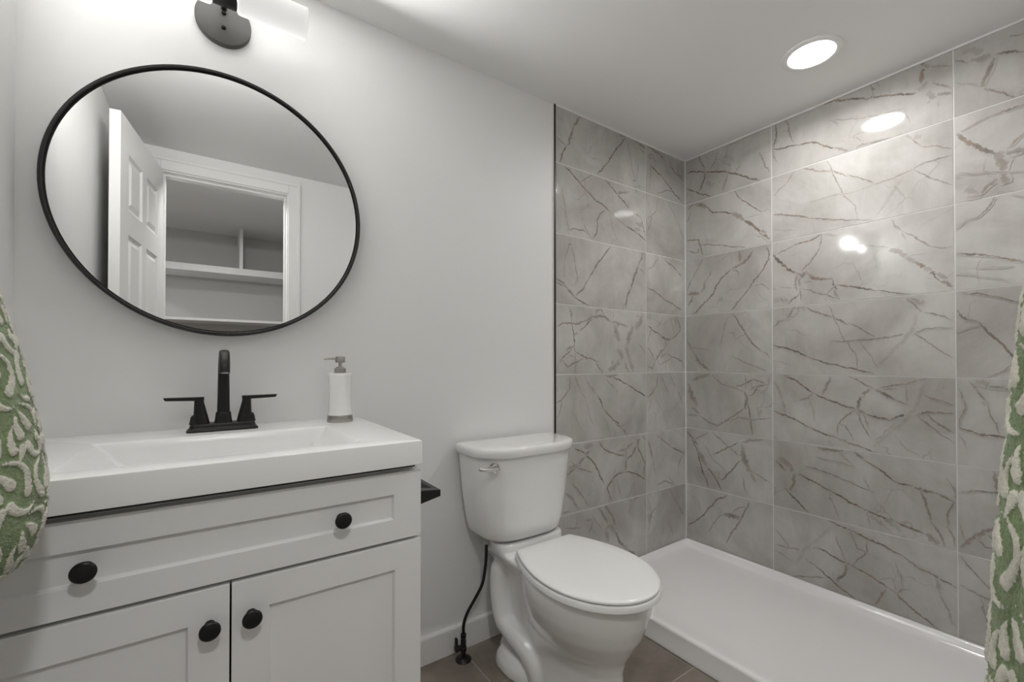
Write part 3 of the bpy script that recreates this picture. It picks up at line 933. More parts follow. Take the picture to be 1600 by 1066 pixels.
# closet beyond the doorway
CY = -3.2
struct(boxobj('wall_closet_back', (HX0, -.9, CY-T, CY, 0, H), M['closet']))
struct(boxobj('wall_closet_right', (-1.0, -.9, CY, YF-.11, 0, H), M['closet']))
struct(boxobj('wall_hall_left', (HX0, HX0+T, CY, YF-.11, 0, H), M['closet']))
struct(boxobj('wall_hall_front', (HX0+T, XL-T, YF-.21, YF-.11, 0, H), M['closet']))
struct(boxobj('wall_closet_divider', (-1.960, -1.935, CY, CY+.30, 1.835, H), M['trim']))
sh = boxobj('closet_shelf', (-2.9, -1.0, CY, CY+.32, 1.780, 1.835), M['trim'], bv=.002); tag(sh, 'white closet shelf with a divider above it, upper of two seen in mirror', 'shelf', 'closet shelves seen in the mirror')
sh = boxobj('closet_shelf', (-2.9, -1.0, CY, CY+.34, 1.385, 1.405), M['trim'], bv=.002); tag(sh, 'white closet shelf at the bottom of the mirror image, lower of two', 'shelf', 'closet shelves seen in the mirror')

# ------------------------------------------------------------------ shower pan
bm = bmesh.new()
x0,x1,y0,y1 = -.782, -.0005, YF+.001, -.0005
Z = .090
rings = [rrect(x0,x1,y0,y1,.004,0), rrect(x0,x1,y0,y1,.004,.008), rrect(x0+.002,x1,y0,y1,.004,.012), rrect(x0+.002,x1,y0,y1,.004,.070), rrect(x0+.005,x1,y0,y1,.006,.077),
         rrect(x0+.012,x1,y0,y1,.008,.080), rrect(x0+.020,x1-.010,y0+.010,y1-.010,.012,.0815),
         ]
outer = rings
# raised lip along the three walls, then a cove down to the sloping floor
def ring_pan(dx, dw, z_c, z_w, r):
    pts = rrect(x0+dx, x1-dw, y0+dw, y1-dw, r, 0)
    o = []
    for (x,y,_) in pts:
        t = min(1, max(0, (x-(x0+dx))/.06))
        t = t*t*(3-2*t)
        o.append((x,y, z_c*(1-t)+z_w*t))
    return o
rings = [[(x,y,z) for x,y,z in r] for r in [rrect(x0,x1,y0,y1,.004,0), rrect(x0,x1,y0,y1,.004,.009), rrect(x0+.003,x1,y0,y1,.004,.013)]]
rings += [ring_pan(.003,0,.070,.080,.004), ring_pan(.005,.001,.0765,.087,.006), ring_pan(.011,.004,.0795,.0895,.008), ring_pan(.018,.011,.080,.0902,.012), ring_pan(.024,.016,.0797,.0892,.016), ring_pan(.030,.020,.079,.0855,.02),
          ring_pan(.036,.024,.078,.077,.024), ring_pan(.046,.030,.0765,.0685,.03), ring_pan(.06,.040,.074,.0630,.036), ring_pan(.085,.060,.070,.0605,.045), ring_pan(.14,.13,.064,.0590,.05), ring_pan(.30,.30,.057,.057,.06)]
loft(bm, rings)
pan_o = link('shower_pan', bm, M['pan'], None, True, 60); tag(pan_o, 'white low shower base along the tiled wall, right of toilet', 'shower tray')

# ------------------------------------------------------------------ ceiling light
def ceiling_light(x, y, label, watts):
    ml = bpy.data.materials.new('light_lens'); ml.use_nodes = True
    ml.node_tree.nodes.remove(ml.node_tree.nodes['Principled BSDF'])
    e = ml.node_tree.nodes.new('ShaderNodeEmission'); e.inputs[0].default_value = (1,.99,.975,1); e.inputs[1].default_value = 9.0
    ml.node_tree.links.new(e.outputs[0], ml.node_tree.nodes['Material Output'].inputs[0])
    cl = thing('ceiling_light', label, 'ceiling light', (x,y,H))
    bm = bmesh.new()
    lathe(bm, (x,y,H), [(0,.094),(-.003,.094),(-.006,.090),(-.007,.080),(-.006,.0735),(-.002,.0725),(-.001,.05)], 64)
    link('light_trim', bm, M['trim'], cl, True, 40)
    bm = bmesh.new(); lathe(bm, (x,y,H), [(-.0035,.072),(-.006,.068),(-.0075,.05),(-.008,.02),(-.008,.001)], 48)
    link('light_lens', bm, ml, cl, True, 40)
    ld = bpy.data.lights.new('recessed_lamp', 'AREA'); ld.shape = 'DISK'; ld.size = .14; ld.energy = watts; ld.spread = SPREAD; ld.color = (1,.995,.985)
    lo = bpy.data.objects.new('recessed_lamp', ld); C.objects.link(lo); lo.location = (0,0,-.009); lo.parent = cl
ceiling_light(-.385, -.768, 'round glowing recessed light in the ceiling above the shower', CEIL_W)
ceiling_light(-3.65, -2.55, 'round recessed light in the hall ceiling, far left of the bathroom door', HALL_FAR)
ceiling_light(-2.08, -1.755, 'added round fill light in the hall ceiling right behind the door head', HALL_FILL)  # made-up lamp, added to brighten the vanity front through the doorway

# ------------------------------------------------------------------ vanity
VX0, VX1, VC = -2.507, -1.771, -2.1385
YD = -.494          # face of doors and drawer
va = thing('vanity_cabinet', 'white shaker vanity cabinet with black knobs under the sink', 'cabinet', (VC,-.25,0))
bm = bmesh.new()
for a,b in ((VX0,VX0+.018),(VX1-.018,VX1)):
    box(bm, a,b, -.474,PW-.001, .0, .816)
box(bm, VX0+.018,VX1-.018, -.474,PW-.001, .10,.118); box(bm, VX0+.018,VX1-.018, -.41,-.395, 0,.10); box(bm, VX0+.018,VX1-.018, -.012,PW-.001, .118,.816)
box(bm, VX0+.018,VX1-.018, -.474,-.456, .79,.816); box(bm, VX0+.018,VX1-.018, -.474,-.456, .645,.668)
bevel(link('body', bm, M['cabinet'], va), .001)
bm = bmesh.new(); box(bm, VX0+.006, VX1-.008, -.478, -.462, .816, .8273); box(bm, VX0+.006, VX0+.016, -.462, -.02, .816, .8273); box(bm, VX1-.018, VX1-.008, -.462, -.02, .816, .8273); link('gap_shade_rail', bm, M['gap_shade'], va)  # set-back rail, its dark colour paints the shadow between sink top and drawer
SH = [(.0004,.0006),(.0035,.0075)]
bm = bmesh.new(); panel_plate(bm, VX0, VX1, .662, .812, YD, -.474, [(VX0+.063,VX1-.063,.708,.7635)], SH)
dr = bevel(link('drawer', bm, M['cabinet'], va), .0012)
def knob(x, z, parent):
    bm = bmesh.new()
    lathe(bm, (x,YD,z), [(.0,.0085),(-.002,.0085),(-.004,.0062),(-.014,.0060),(-.018,.0085),(-.020,.0145),(-.0225,.0162),(-.0255,.0162),(-.0275,.0140),(-.0285,.008),(-.0288,.001)], 32, 'y')
    o = link('knob', bm, M['black'], None, True, 50); o.parent = parent
    return o
for x in (-2.3295,-1.9475): knob(x, .7365, dr).parent = dr
for a,b,kx,inn in ((VX0,VC-.0016,-2.1695,'L'),(VC+.0016,VX1,-2.1060,'R')):
    bm = bmesh.new(); panel_plate(bm, a, b, .112, .6545, YD, -.474, [(a+.0605,b-.0605,.17,.597)], SH)
    d = bevel(link('door', bm, M['cabinet'], va), .0012)
    knob(kx, .591, d).parent = d
# ------------------------------------------------------------------ sink top
TX0, TX1, TYF, TYB, TZ1, TZB = XL+.001, -1.7755, -.514, PW-.0005, .881, .8275
bm = bmesh.new()
R = []
def tr(dx0,dx1,df,db,r,z): return rrect(TX0+dx0, TX1-dx1, TYF+df, TYB-db, r, z, 8)
R += [tr(0,.001,.001,0,.002,TZB), tr(0,0,0,0,.003,TZB+.001), tr(0,0,0,0,.003,TZ1-.003), tr(0.001,.0008,.0008,.0005,.004,TZ1-.0008), tr(.002,.003,.003,.001,.004,TZ1)]
bx0,bx1,by0,by1 = VC-.238, VC+.238, -.447, -.152
def br(i, z, r, sx=1.0, cy=0): return rrect(bx0+i*sx, bx1-i*sx, by0+i, by1-i, r, z, 8)
R += [br(-.005, TZ1, .012), br(-.002, TZ1-.0005, .010), br(.001, TZ1-.0024, .008), br(.003, TZ1-.006, .007, 1.6), br(.006, TZ1-.018, .008, 2.6), br(.013, TZ1-.045, .010, 3.0), br(.022, TZ1-.075, .013, 3.0), br(.032, TZ1-.090, .02, 2.6), br(.065, TZ1-.096, .04, 2), br(.11, TZ1-.099, .03, 1.5)]
loft(bm, R)
top = link('sink_top', bm, M['acrylic'], None, True, 40); tag(top, 'glossy white sink top with shallow rectangular basin on the vanity', 'sink')

# ------------------------------------------------------------------ faucet
FX, FY, FZ = -2.1405, -.072, TZ1
fa = thing('faucet', 'matte black two handle faucet standing on the white sink top', 'faucet', (FX,FY,FZ))
bm = bmesh.new()
def fr(hx,hy,r,z): return rrect(FX-hx,FX+hx,FY-hy,FY+hy,r,FZ+z,8)
loft(bm, [fr(.078,.027,.012,0), fr(.078,.027,.012,.004), fr(.0755,.0255,.012,.0062), fr(.0725,.0240,.012,.009), fr(.0712,.0232,.012,.014), fr(.0700,.0225,.012,.0185), fr(.0685,.0215,.011,.0200)])
link('base_plate', bm, M['black'], fa, True, 35)
bm = bmesh.new()
path = [(FX,FY,FZ+.020),(FX,FY-.001,FZ+.045),(FX,FY-.002,FZ+.09),(FX,FY-.004,FZ+.135),(FX,FY-.008,FZ+.165),(FX,FY-.020,FZ+.187),(FX,FY-.042,FZ+.1965),(FX,FY-.066,FZ+.190),(FX,FY-.083,FZ+.172),(FX,FY-.089,FZ+.150)]
P = spline(path, 6); n = len(P)
rings = []
for i,p in enumerate(P):
    t = (P[min(i+1,n-1)]-P[max(i-1,0)]).normalized()
    s = i/(n-1)
    hw = .0150*(1-s)**2 + .0112*(1-(1-s)**2)
    hd = .0150*(1-s)**2 + .0108*(1-(1-s)**2)
    side = Vector((1,0,0)); nrm = t.cross(side).normalized()
    rings.append([tuple(p + side*hw*math.copysign(abs(math.cos(a))**.65, math.cos(a)) + nrm*hd*math.copysign(abs(math.sin(a))**.65, math.sin(a))) for a in [2*PI*q/28 for q in range(28)]])
loft(bm, rings); sp = link('spout', bm, M['black'], fa, True, 50)
bm = bmesh.new()
def sqr(hx, hy, z, e=.65): return [(FX+hx*math.copysign(abs(math.cos(a))**e, math.cos(a)), FY+hy*math.copysign(abs(math.sin(a))**e, math.sin(a)), FZ+z) for a in [2*PI*q/36 for q in range(36)]]
loft(bm, [sqr(.0205,.0195,.0195), sqr(.0195,.0188,.023), sqr(.0178,.0172,.034), sqr(.0168,.0163,.0455), sqr(.0163,.0158,.0468), sqr(.0146,.0142,.0468)])
cb = link('spout_base', bm, M['black'], None, True, 40); cb.parent = sp
bm = bmesh.new(); e_ = P[-1]; lathe(bm, (e_.x,e_.y,e_.z), [(.002,.0085),(-.0015,.0085),(-.002,.0065)], 24)
ae = link('aerator', bm, M['steel'], None, True, 40); ae.parent = sp
for s in (-1,1):
    hx = FX+s*.0470; bm = bmesh.new()
    # tapering body, upright on its outer side, with a flat lever on top
    def el(cx,rx,ry,z): return [(cx+s*rx*math.copysign(abs(math.cos(2*PI*q/32))**.75, math.cos(2*PI*q/32)), FY+ry*math.copysign(abs(math.sin(2*PI*q/32))**.75, math.sin(2*PI*q/32)), FZ+z) for q in range(32)]
    loft(bm, [el(hx,.0180,.0170,.0195), el(hx,.0174,.0166,.024), el(hx+s*.0014,.0152,.0150,.040), el(hx+s*.0032,.0126,.0130,.058), el(hx+s*.0046,.0106,.0114,.072), el(hx+s*.0050,.0100,.0106,.0795)])
    hd_ = link('handle', bm, M['black'], fa, True, 45)
    bm = bmesh.new()
    xa, xb, xm = hx-s*.0058, hx+s*.077, hx+s*.014
    loft(bm, [[(xa,FY-.0100,FZ+.0785),(xa,FY+.0100,FZ+.0785),(xa,FY+.0100,FZ+.0875),(xa,FY-.0100,FZ+.0875)],
              [(xm,FY-.0100,FZ+.0785),(xm,FY+.0100,FZ+.0785),(xm,FY+.0100,FZ+.0875),(xm,FY-.0100,FZ+.0875)],
              [(xb-s*.004,FY-.0080,FZ+.0805),(xb-s*.004,FY+.0080,FZ+.0805),(xb,FY+.0080,FZ+.0880),(xb,FY-.0080,FZ+.0880)]])
    lv = link('lever', bm, M['black'], None); lv.parent = hd_; bevel(lv, .0012)
    bm = bmesh.new()
    def sr(a,b,hy,z): return rrect(min(hx+s*a,hx+s*b), max(hx+s*a,hx+s*b), FY-hy, FY+hy, .004, FZ+z)
    loft(bm, [sr(.005,.0255,.0150,.0195), sr(.005,.0240,.0140,.026), sr(.005,.0225,.0125,.0355), sr(.005,.0205,.0115,.0400), sr(.005,.0150,.0105,.0435)])
    sk = link('shoulder', bm, M['black'], None, True, 45); sk.parent = hd_

# ------------------------------------------------------------------ soap dispenser
SX, SY, SZ = -1.8505, -.078, TZ1
so = thing('soap_dispenser', 'white ceramic soap pump bottle with steel ring on the sink top', 'soap dispenser', (SX,SY,SZ))
bm = bmesh.new(); lathe(bm, (SX,SY,SZ), [(.019,.0345),(.026,.0338),(.045,.0318),(.070,.0303),(.095,.0303),(.115,.0312),(.134,.0330),(.1405,.0336),(.1425,.0328),(.1432,.0300),(.1434,.012)], 48)
link('bottle', bm, M['ceramic'], so, True, 45)
bm = bmesh.new(); lathe(bm, (SX,SY,SZ), [(0,.0355),(.001,.0363),(.010,.0361),(.0185,.0352),(.0205,.0345),(.0205,.0300)], 48)
link('base_ring', bm, M['steel'], so, True, 40)
bm = bmesh.new(); lathe(bm, (SX,SY,SZ), [(.1425,.0160),(.1440,.0163),(.1565,.0163),(.1580,.0150),(.1590,.0110),(.1625,.0105),(.1630,.0052),(.1750,.0048)], 32)
link('collar', bm, M['steel'], so, True, 40)
bm = bmesh.new(); lathe(bm, (SX,SY,SZ), [(.1745,.0130),(.1750,.0138),(.1880,.0140),(.1925,.0125),(.1938,.009),(.1942,.001)], 32)
pts = [(SX-.008,SY,SZ+.1865),(SX-.020,SY-.001,SZ+.1866),(SX-.034,SY-.002,SZ+.1862),(SX-.0455,SY-.003,SZ+.1848)]
tube(bm, pts, [.0042,.0038,.0030,.0026], 12)
link('pump_head', bm, M['steel'], so, True, 40)

# ------------------------------------------------------------------ mirror
MX, MZ, MR = -2.1361, 1.4858, .3572
mi = thing('wall_mirror', 'round wall mirror with thin black frame above the sink', 'mirror', (MX,PW,MZ))
bm = bmesh.new()
prof = [(MR-.012,.006),(MR-.0015,.006),(MR,.002),(MR,-.026),(MR-.0015,-.0285),(MR-.0065,-.0285),(MR-.0085,-.0265),(MR-.0085,-.0205),(MR-.012,-.0205)]
nn = 128
Rr = [[(MX+r*math.cos(2*PI*q/nn), y, MZ+r*math.sin(2*PI*q/nn)) for q in range(nn)] for r,y in prof]
loft(bm, Rr+[Rr[0]], False, False)
bmesh.ops.remove_doubles(bm, verts=bm.verts[:], dist=1e-6)
link('frame', bm, M['frame'], mi, True, 40)
bm = bmesh.new(); lathe(bm, (MX,0,MZ), [(-.020,MR-.0083),(-.014,MR-.0083)], 128, 'y')
link('glass', bm, M['mirror'], mi)

# ------------------------------------------------------------------ vanity light
LX, LZ = -2.1435, 1.996; LY, LRZ = -.118, 2.000
vl = thing('vanity_light', 'wall light with two frosted glass tubes above the mirror', 'wall light', (LX,PW,LZ))
bm = bmesh.new(); lathe(bm, (LX,PW,LZ), [(0,.0655),(-.015,.0655),(-.0175,.0645),(-.0185,.062),(-.0185,.001)], 64, 'y')
link('backplate', bm, M['bronze'], vl, True, 40)
for dz in (-.020,.020):
    bm = bmesh.new(); lathe(bm, (LX,PW-.0185,LZ+dz-.002), [(0,.0055),(-.003,.0055),(-.006,.0035),(-.007,.001)], 20, 'y')
    link('screw', bm, M['black'], vl, True, 40)
bm = bmesh.new()
lathe(bm, (LX-.0265,LY,LRZ), [(0,.031),(.001,.0335),(.052,.0335),(.053,.031)], 40, 'x')
lathe(bm, (LX,PW-.018,LRZ+.027), [(0,.007),(-.09,.007)], 20, 'y')
link('arm', bm, M['frame'], vl, True, 40)
mg = bpy.data.materials.new('frosted_glass_lit'); mg.use_nodes = True
nt = mg.node_tree; nt.nodes.remove(nt.nodes['Principled BSDF'])
tb = nt.nodes.new('ShaderNodeBsdfTransparent'); tb.inputs[0].default_value = (.18,.18,.18,1)
em = nt.nodes.new('ShaderNodeEmission'); em.inputs[0].default_value = (1,.985,.955,1)
lw = nt.nodes.new('ShaderNodeLayerWeight'); lw.inputs[0].default_value = .35
mr = nt.nodes.new('ShaderNodeMapRange'); mr.inputs['From Min'].default_value=.0; mr.inputs['From Max'].default_value=.9; mr.inputs['To Min'].default_value=.235; mr.inputs['To Max'].default_value=.42
nt.links.new(lw.outputs['Facing'], mr.inputs['Value']); nt.links.new(mr.outputs[0], em.inputs[1])
ads = nt.nodes.new('ShaderNodeAddShader'); nt.links.new(tb.outputs[0], ads.inputs[0]); nt.links.new(em.outputs[0], ads.inputs[1])
nt.links.new(ads.outputs[0], nt.nodes['Material Output'].inputs[0])
for s in (-1,1):
    xa = LX+s*.0265
    bm = bmesh.new()
    lathe(bm, (xa,LY,LRZ), [(0,.012),(s*.0005,.034),(s*.004,.0385),(s*.010,.0395),(s*.163,.0395)], 48, 'x', (False, False))
    sh = link('glass_shade', bm, mg, vl, True, 60)
    ld = bpy.data.lights.new('vanity_strip', 'AREA'); ld.shape = 'RECTANGLE'; ld.size = .14; ld.size_y = .03; ld.energy = STRIP_W; ld.color = (1,.995,.985)
    lo = bpy.data.objects.new('vanity_strip', ld); C.objects.link(lo); lo.location = (xa+s*.085, LY, LRZ); lo.rotation_euler = (-PI/2-.15,0,0); lo.parent = vl; lo.matrix_parent_inverse = Matrix.Translation(-Vector(vl.location))
    for q in (.045, .122):
        ld = bpy.data.lights.new('vanity_bulb', 'POINT'); ld.energy = VANITY_W*.28; ld.shadow_soft_size = .028; ld.color = (1,.995,.985)
        lo = bpy.data.objects.new('vanity_bulb', ld); C.objects.link(lo); lo.location = (xa+s*q, LY, LRZ); lo.parent = vl; lo.matrix_parent_inverse = Matrix.Translation(-Vector(vl.location))

# ------------------------------------------------------------------ toilet
TX = -1.203; TK = -1.213   # middle of the bowl and of the tank
to = thing('toilet', 'white two piece toilet with closed lid between vanity and shower', 'toilet', (TX,-.35,0))
def dshape(hw, yb, yf, z, bow=.05, rc=.05, n=14):
    """straight back, rounded sides and bowed front; counter clockwise"""
    o = []
    # back right corner -> back left corner (small radius)
    rb = .012
    for a in [PI/2*q/4 for q in range(5)]: o.append((TK+hw-rb+rb*math.cos(a), yb-rb+rb*math.sin(a), z))
    for a in [PI/2+PI/2*q/4 for q in range(5)]: o.append((TK-hw+rb+rb*math.cos(a), yb-rb+rb*math.sin(a), z))
    # front: superellipse half from left to right
    yc = yb-(yb-yf)*.42
    for q in range(1, 4): o.append((TK-hw, yb-rb-(yb-rb-yc)*q/4, z))
    for q in range(0, 2*n+1):
        a = PI+PI*q/(2*n)
        ca, sa = math.cos(a), math.sin(a)
        o.append((TK+hw*math.copysign(abs(ca)**.62, ca), yc+(yc-yf)*(-abs(sa)**.78), z))
    for q in range(3, 0, -1): o.append((TK+hw, yb-rb-(yb-rb-yc)*q/4, z))
    return o
YB = -.014
bm = bmesh.new()
loft(bm, [dshape(.152,YB-.006,-.185,.432), dshape(.162,YB-.004,-.198,.436), dshape(.170,YB-.002,-.203,.446), dshape(.179,YB,-.207,.48), dshape(.196,YB,-.213,.58), dshape(.207,YB,-.218,.69), dshape(.2095,YB,-.219,.727)])
link('tank', bm, M['porcelain'], to, True, 50)
bm = bmesh.new()
loft(bm, [dshape(.209,YB-.002,-.220,.7275), dshape(.217,YB+.002,-.229,.7295), dshape(.221,YB+.003,-.233,.736), dshape(.2225,YB+.004,-.2345,.750), dshape(.221,YB+.003,-.233,.759), dshape(.217,YB+.001,-.229,.7635), dshape(.205,YB-.006,-.217,.7655), dshape(.15,YB-.03,-.17,.7665)])
link('tank_lid', bm, M['porcelain'], to, True, 50)
# flush lever on the tank's front left
bm = bmesh.new(); fxl, fyl, fzl = -1.385, -.207, .7015
lathe(bm, (fxl,fyl+.012,fzl), [(0,.0155),(-.010,.0165),(-.014,.0158),(-.0165,.012),(-.017,.001)], 32, 'y')
fv = link('flush_lever', bm, M['chrome'], to, True, 40)
bm = bmesh.new()
lathe(bm, (fxl-.002,fyl-.004,fzl), [(0,.009),(-.012,.009),(-.017,.007),(-.018,.001)], 24, 'y')
tube(bm, [(fxl-.002,fyl-.014,fzl+.001),(fxl-.020,fyl-.016,fzl+.001),(fxl-.042,fyl-.014,fzl+.003),(fxl-.066,fyl-.010,fzl+.007)], [.0085,.0060,.0052,.0058], 14)
hl = link('handle', bm, M['chrome'], None, True, 40); hl.parent = fv
# bowl, deck, pedestal and trapway grown together
def egg(hw, yb, yf, z, n=40, pw=1.0, px=.9, wf=.50):
    """toilet seat outline: squarer at the back, round at the front"""
    ym = yb+(yf-yb)*wf; o = []
    for q in range(n):
        a = 2*PI*q/n; ca, sa = math.cos(a), math.sin(a)
        if sa >= 0: o.append((TX+hw*math.copysign(abs(ca)**px, ca), ym+(yb-ym)*abs(sa)**pw, z))
        else: o.append((TX+hw*ca, ym-(ym-yf)*abs(sa), z))
    return o
bm = bmesh.new()
loft(bm, [egg(.102,-.16,-.590,.00,wf=.45), egg(.104,-.15,-.592,.04,wf=.45), egg(.097,-.15,-.585,.10,wf=.45), egg(.096,-.17,-.582,.15,wf=.48), egg(.108,-.20,-.592,.19), egg(.130,-.21,-.612,.225), egg(.153,-.215,-.638,.27), egg(.168,-.215,-.654,.315), egg(.176,-.215,-.662,.355), egg(.1785,-.215,-.665,.385), egg(.1785,-.215,-.665,.394)])
# deck under the tank
loft(bm, [rrect(TX-.075,TX+.075,-.26,-.03,.03,.30), rrect(TX-.115,TX+.115,-.29,-.025,.03,.355), rrect(TX-.135,TX+.135,-.30,-.022,.03,.380), rrect(TX-.135,TX+.135,-.30,-.022,.03,.392)])
loft(bm, [rrect(TX-.14,TX+.14,-.20,-.035,.04,.388), rrect(TX-.145,TX+.145,-.195,-.03,.04,.425)])
# rear column and foot
loft(bm, [rrect(TX-.105,TX+.105,-.30,-.08,.05,0), rrect(TX-.105,TX+.105,-.30,-.08,.05,.03), rrect(TX-.085,TX+.085,-.28,-.075,.05,.06), rrect(TX-.080,TX+.080,-.25,-.07,.05,.16), rrect(TX-.085,TX+.085,-.25,-.06,.05,.33)])
for s in (-1,1):
    X = lambda d: TX+s*d
    tube(bm, [tuple(p) for p in spline([(X(.080),-.115,.355),(X(.092),-.100,.30),(X(.096),-.105,.22),(X(.096),-.135,.14),(X(.094),-.20,.115),(X(.092),-.265,.10),(X(.088),-.315,.065),(X(.085),-.33,.01)], 6)], [.03]*5+[.036]*38, 18)
    loft(bm, [circ((X(.098),-.20,0),.052,24,'z',.095), circ((X(.098),-.20,.03),.048,24,'z',.09), circ((X(.095),-.20,.06),.030,24,'z',.07)])
bo = link('bowl', bm, M['porcelain'], to)
rm = bo.modifiers.new('remesh','REMESH'); rm.mode='VOXEL'; rm.voxel_size=.0055; rm.use_smooth_shade=True
smm = bo.modifiers.new('smooth','SMOOTH'); smm.factor=.6; smm.iterations=14
for p in bo.data.polygons: p.use_smooth = True
# bolt caps
for s in (-1,1):
    bm = bmesh.new(); lathe(bm, (TX+s*.125,-.235,.022), [(0,.014),(.012,.013),(.020,.009),(.023,.001)], 24)
    link('bolt_cap', bm, M['seat'], to, True, 50)
def seat_ring(hw, z, i):
    """straight back edge with tight corners, sides swelling to a round front"""
    yb, yf, hb = -.236, -.690, .128; ym = yb+(yf-yb)*.50; rc = .014; half = []
    for q in range(5):
        a = PI/2*(1-q/4); half.append((hb-rc+rc*math.cos(a), yb-rc+rc*math.sin(a)))
    for q in range(1, 14):
        t = q/13; half.append((hb+(hw-hb)*math.sin(PI/2*t)**.9, yb-rc+(ym-yb+rc)*t))
    for q in range(1, 20):
        a = PI/2*q/19; half.append((hw*math.cos(a), ym-(ym-yf)*math.sin(a)))
    cy_ = (yb+yf)/2
    full = half+[(-x,y) for x,y in reversed(half[:-1])]
    kx, ky = 1-i/hw, 1-i/((yb-yf)/2)
    return [(TX+x*kx, cy_+(y-cy_)*ky, z) for x,y in full]
bm = bmesh.new()
loft(bm, [seat_ring(.184,.3935,.014), seat_ring(.184,.3972,.012), seat_ring(.184,.3978,.002), seat_ring(.184,.400,.0), seat_ring(.184,.4135,.0), seat_ring(.184,.4165,.002), seat_ring(.184,.4172,.010), seat_ring(.184,.4175,.04)])
link('seat', bm, M['seat'], to, True, 40)
bm = bmesh.new()
loft(bm, [seat_ring(.184,.4170,.016), seat_ring(.184,.4198,.014), seat_ring(.184,.4203,.0058), seat_ring(.184,.4220,.0042), seat_ring(.184,.4262,.0048), seat_ring(.184,.4290,.0080), seat_ring(.184,.4305,.015), seat_ring(.184,.4318,.05), seat_ring(.184,.4325,.10)])
link('seat_lid', bm, M['seat'], to, True, 40)
for s in (-1,1):
    bm = bmesh.new(); lathe(bm, (TX+s*.075-.018,-.232,.412), [(0,.008),(.002,.0105),(.034,.0105),(.036,.008)], 20, 'x')
    link('hinge', bm, M['seat'], to, True, 50)

# ------------------------------------------------------------------ water supply
vx, vy = -1.423, -.058
ws = thing('water_supply_valve', 'black shutoff valve with hose on the floor left of toilet', 'valve', (vx,vy,0))
bm = bmesh.new(); lathe(bm, (vx,vy,0), [(0,.0285),(.002,.0285),(.006,.025),(.010,.016),(.013,.010)], 40)
link('floor_flange', bm, M['black'], ws, True, 40)
bm = bmesh.new(); lathe(bm, (vx,vy,.010), [(0,.0080),(.020,.0080),(.021,.0115),(.034,.0115),(.036,.0095),(.058,.0095),(.060,.0080),(.066,.0080),(.068,.0098),(.080,.0098),(.082,.006)], 24)
lathe(bm, (vx,vy,.046), [(0,.008),(-.022,.008),(-.024,.006)], 20, 'x')
link('valve_body', bm, M['black'], ws, True, 40)
bm = bmesh.new(); lathe(bm, (vx-.022,vy,.046), [(0,.006),(-.001,.010),(-.010,.010),(-.011,.007)], 20, 'x')
loft(bm, [circ((vx-.028,vy,.046),.0045,16,'z',.0085), circ((vx-.028,vy,.060),.0050,16,'z',.010), circ((vx-.028,vy,.080),.0048,16,'z',.0095), circ((vx-.028,vy,.084),.003,16,'z',.007)])
link('handle', bm, M['black'], ws, True, 40)
hx_t, hy_t = -1.352, -.098
bm = bmesh.new()
tube(bm, [tuple(p) for p in spline([(vx,vy,.088),(vx+.001,vy-.001,.125),(vx+.012,vy-.008,.165),(vx+.040,vy-.018,.215),(vx+.061,vy-.028,.26),(vx+.068,vy-.035,.31),(hx_t-.001,hy_t,.36),(hx_t,hy_t,.408)], 8)], .0056, 14)
link('hose', bm, M['black'], ws, True, 60)
bm = bmesh.new(); lathe(bm, (hx_t,hy_t,.406), [(0,.008),(.002,.0125),(.016,.0135),(.018,.011),(.0255,.010)], 12)
link('coupling_nut', bm, mat('grey_plastic', (.42,.41,.39), .4), ws, True, 30)

# ------------------------------------------------------------------ toilet paper holder on the vanity's side
tpx = VX1+.0005
tp = thing('toilet_paper_holder', 'black toilet paper holder on the right side of vanity', 'toilet paper holder', (tpx,-.40,.70))
bm = bmesh.new()
def sq(x, y, z, hy, hz): return [(x,y-hy,z-hz),(x,y+hy,z-hz),(x,y+hy,z+hz),(x,y-hy,z+hz)]
#@TP@
ty, tz = -.405, .722
loft(bm, [sq(tpx,ty,tz,.021,.021), sq(tpx+.006,ty,tz,.020,.020), sq(tpx+.088,ty,tz,.0085,.0085)])
link('post', bm, M['black'], tp)
bevel(tp.children[0], .0015)
bm = bmesh.new()
loft(bm, [[(tpx+.072,ty,tz-.0085),(tpx+.088,ty,tz-.0085),(tpx+.088,ty,tz+.0085),(tpx+.072,ty,tz+.0085)], [(tpx+.072,ty+.17,tz-.0085),(tpx+.088,ty+.17,tz-.0085),(tpx+.088,ty+.17,tz+.0085),(tpx+.072,ty+.17,tz+.0085)]])
bevel(link('bar', bm, M['black'], tp), .0015)

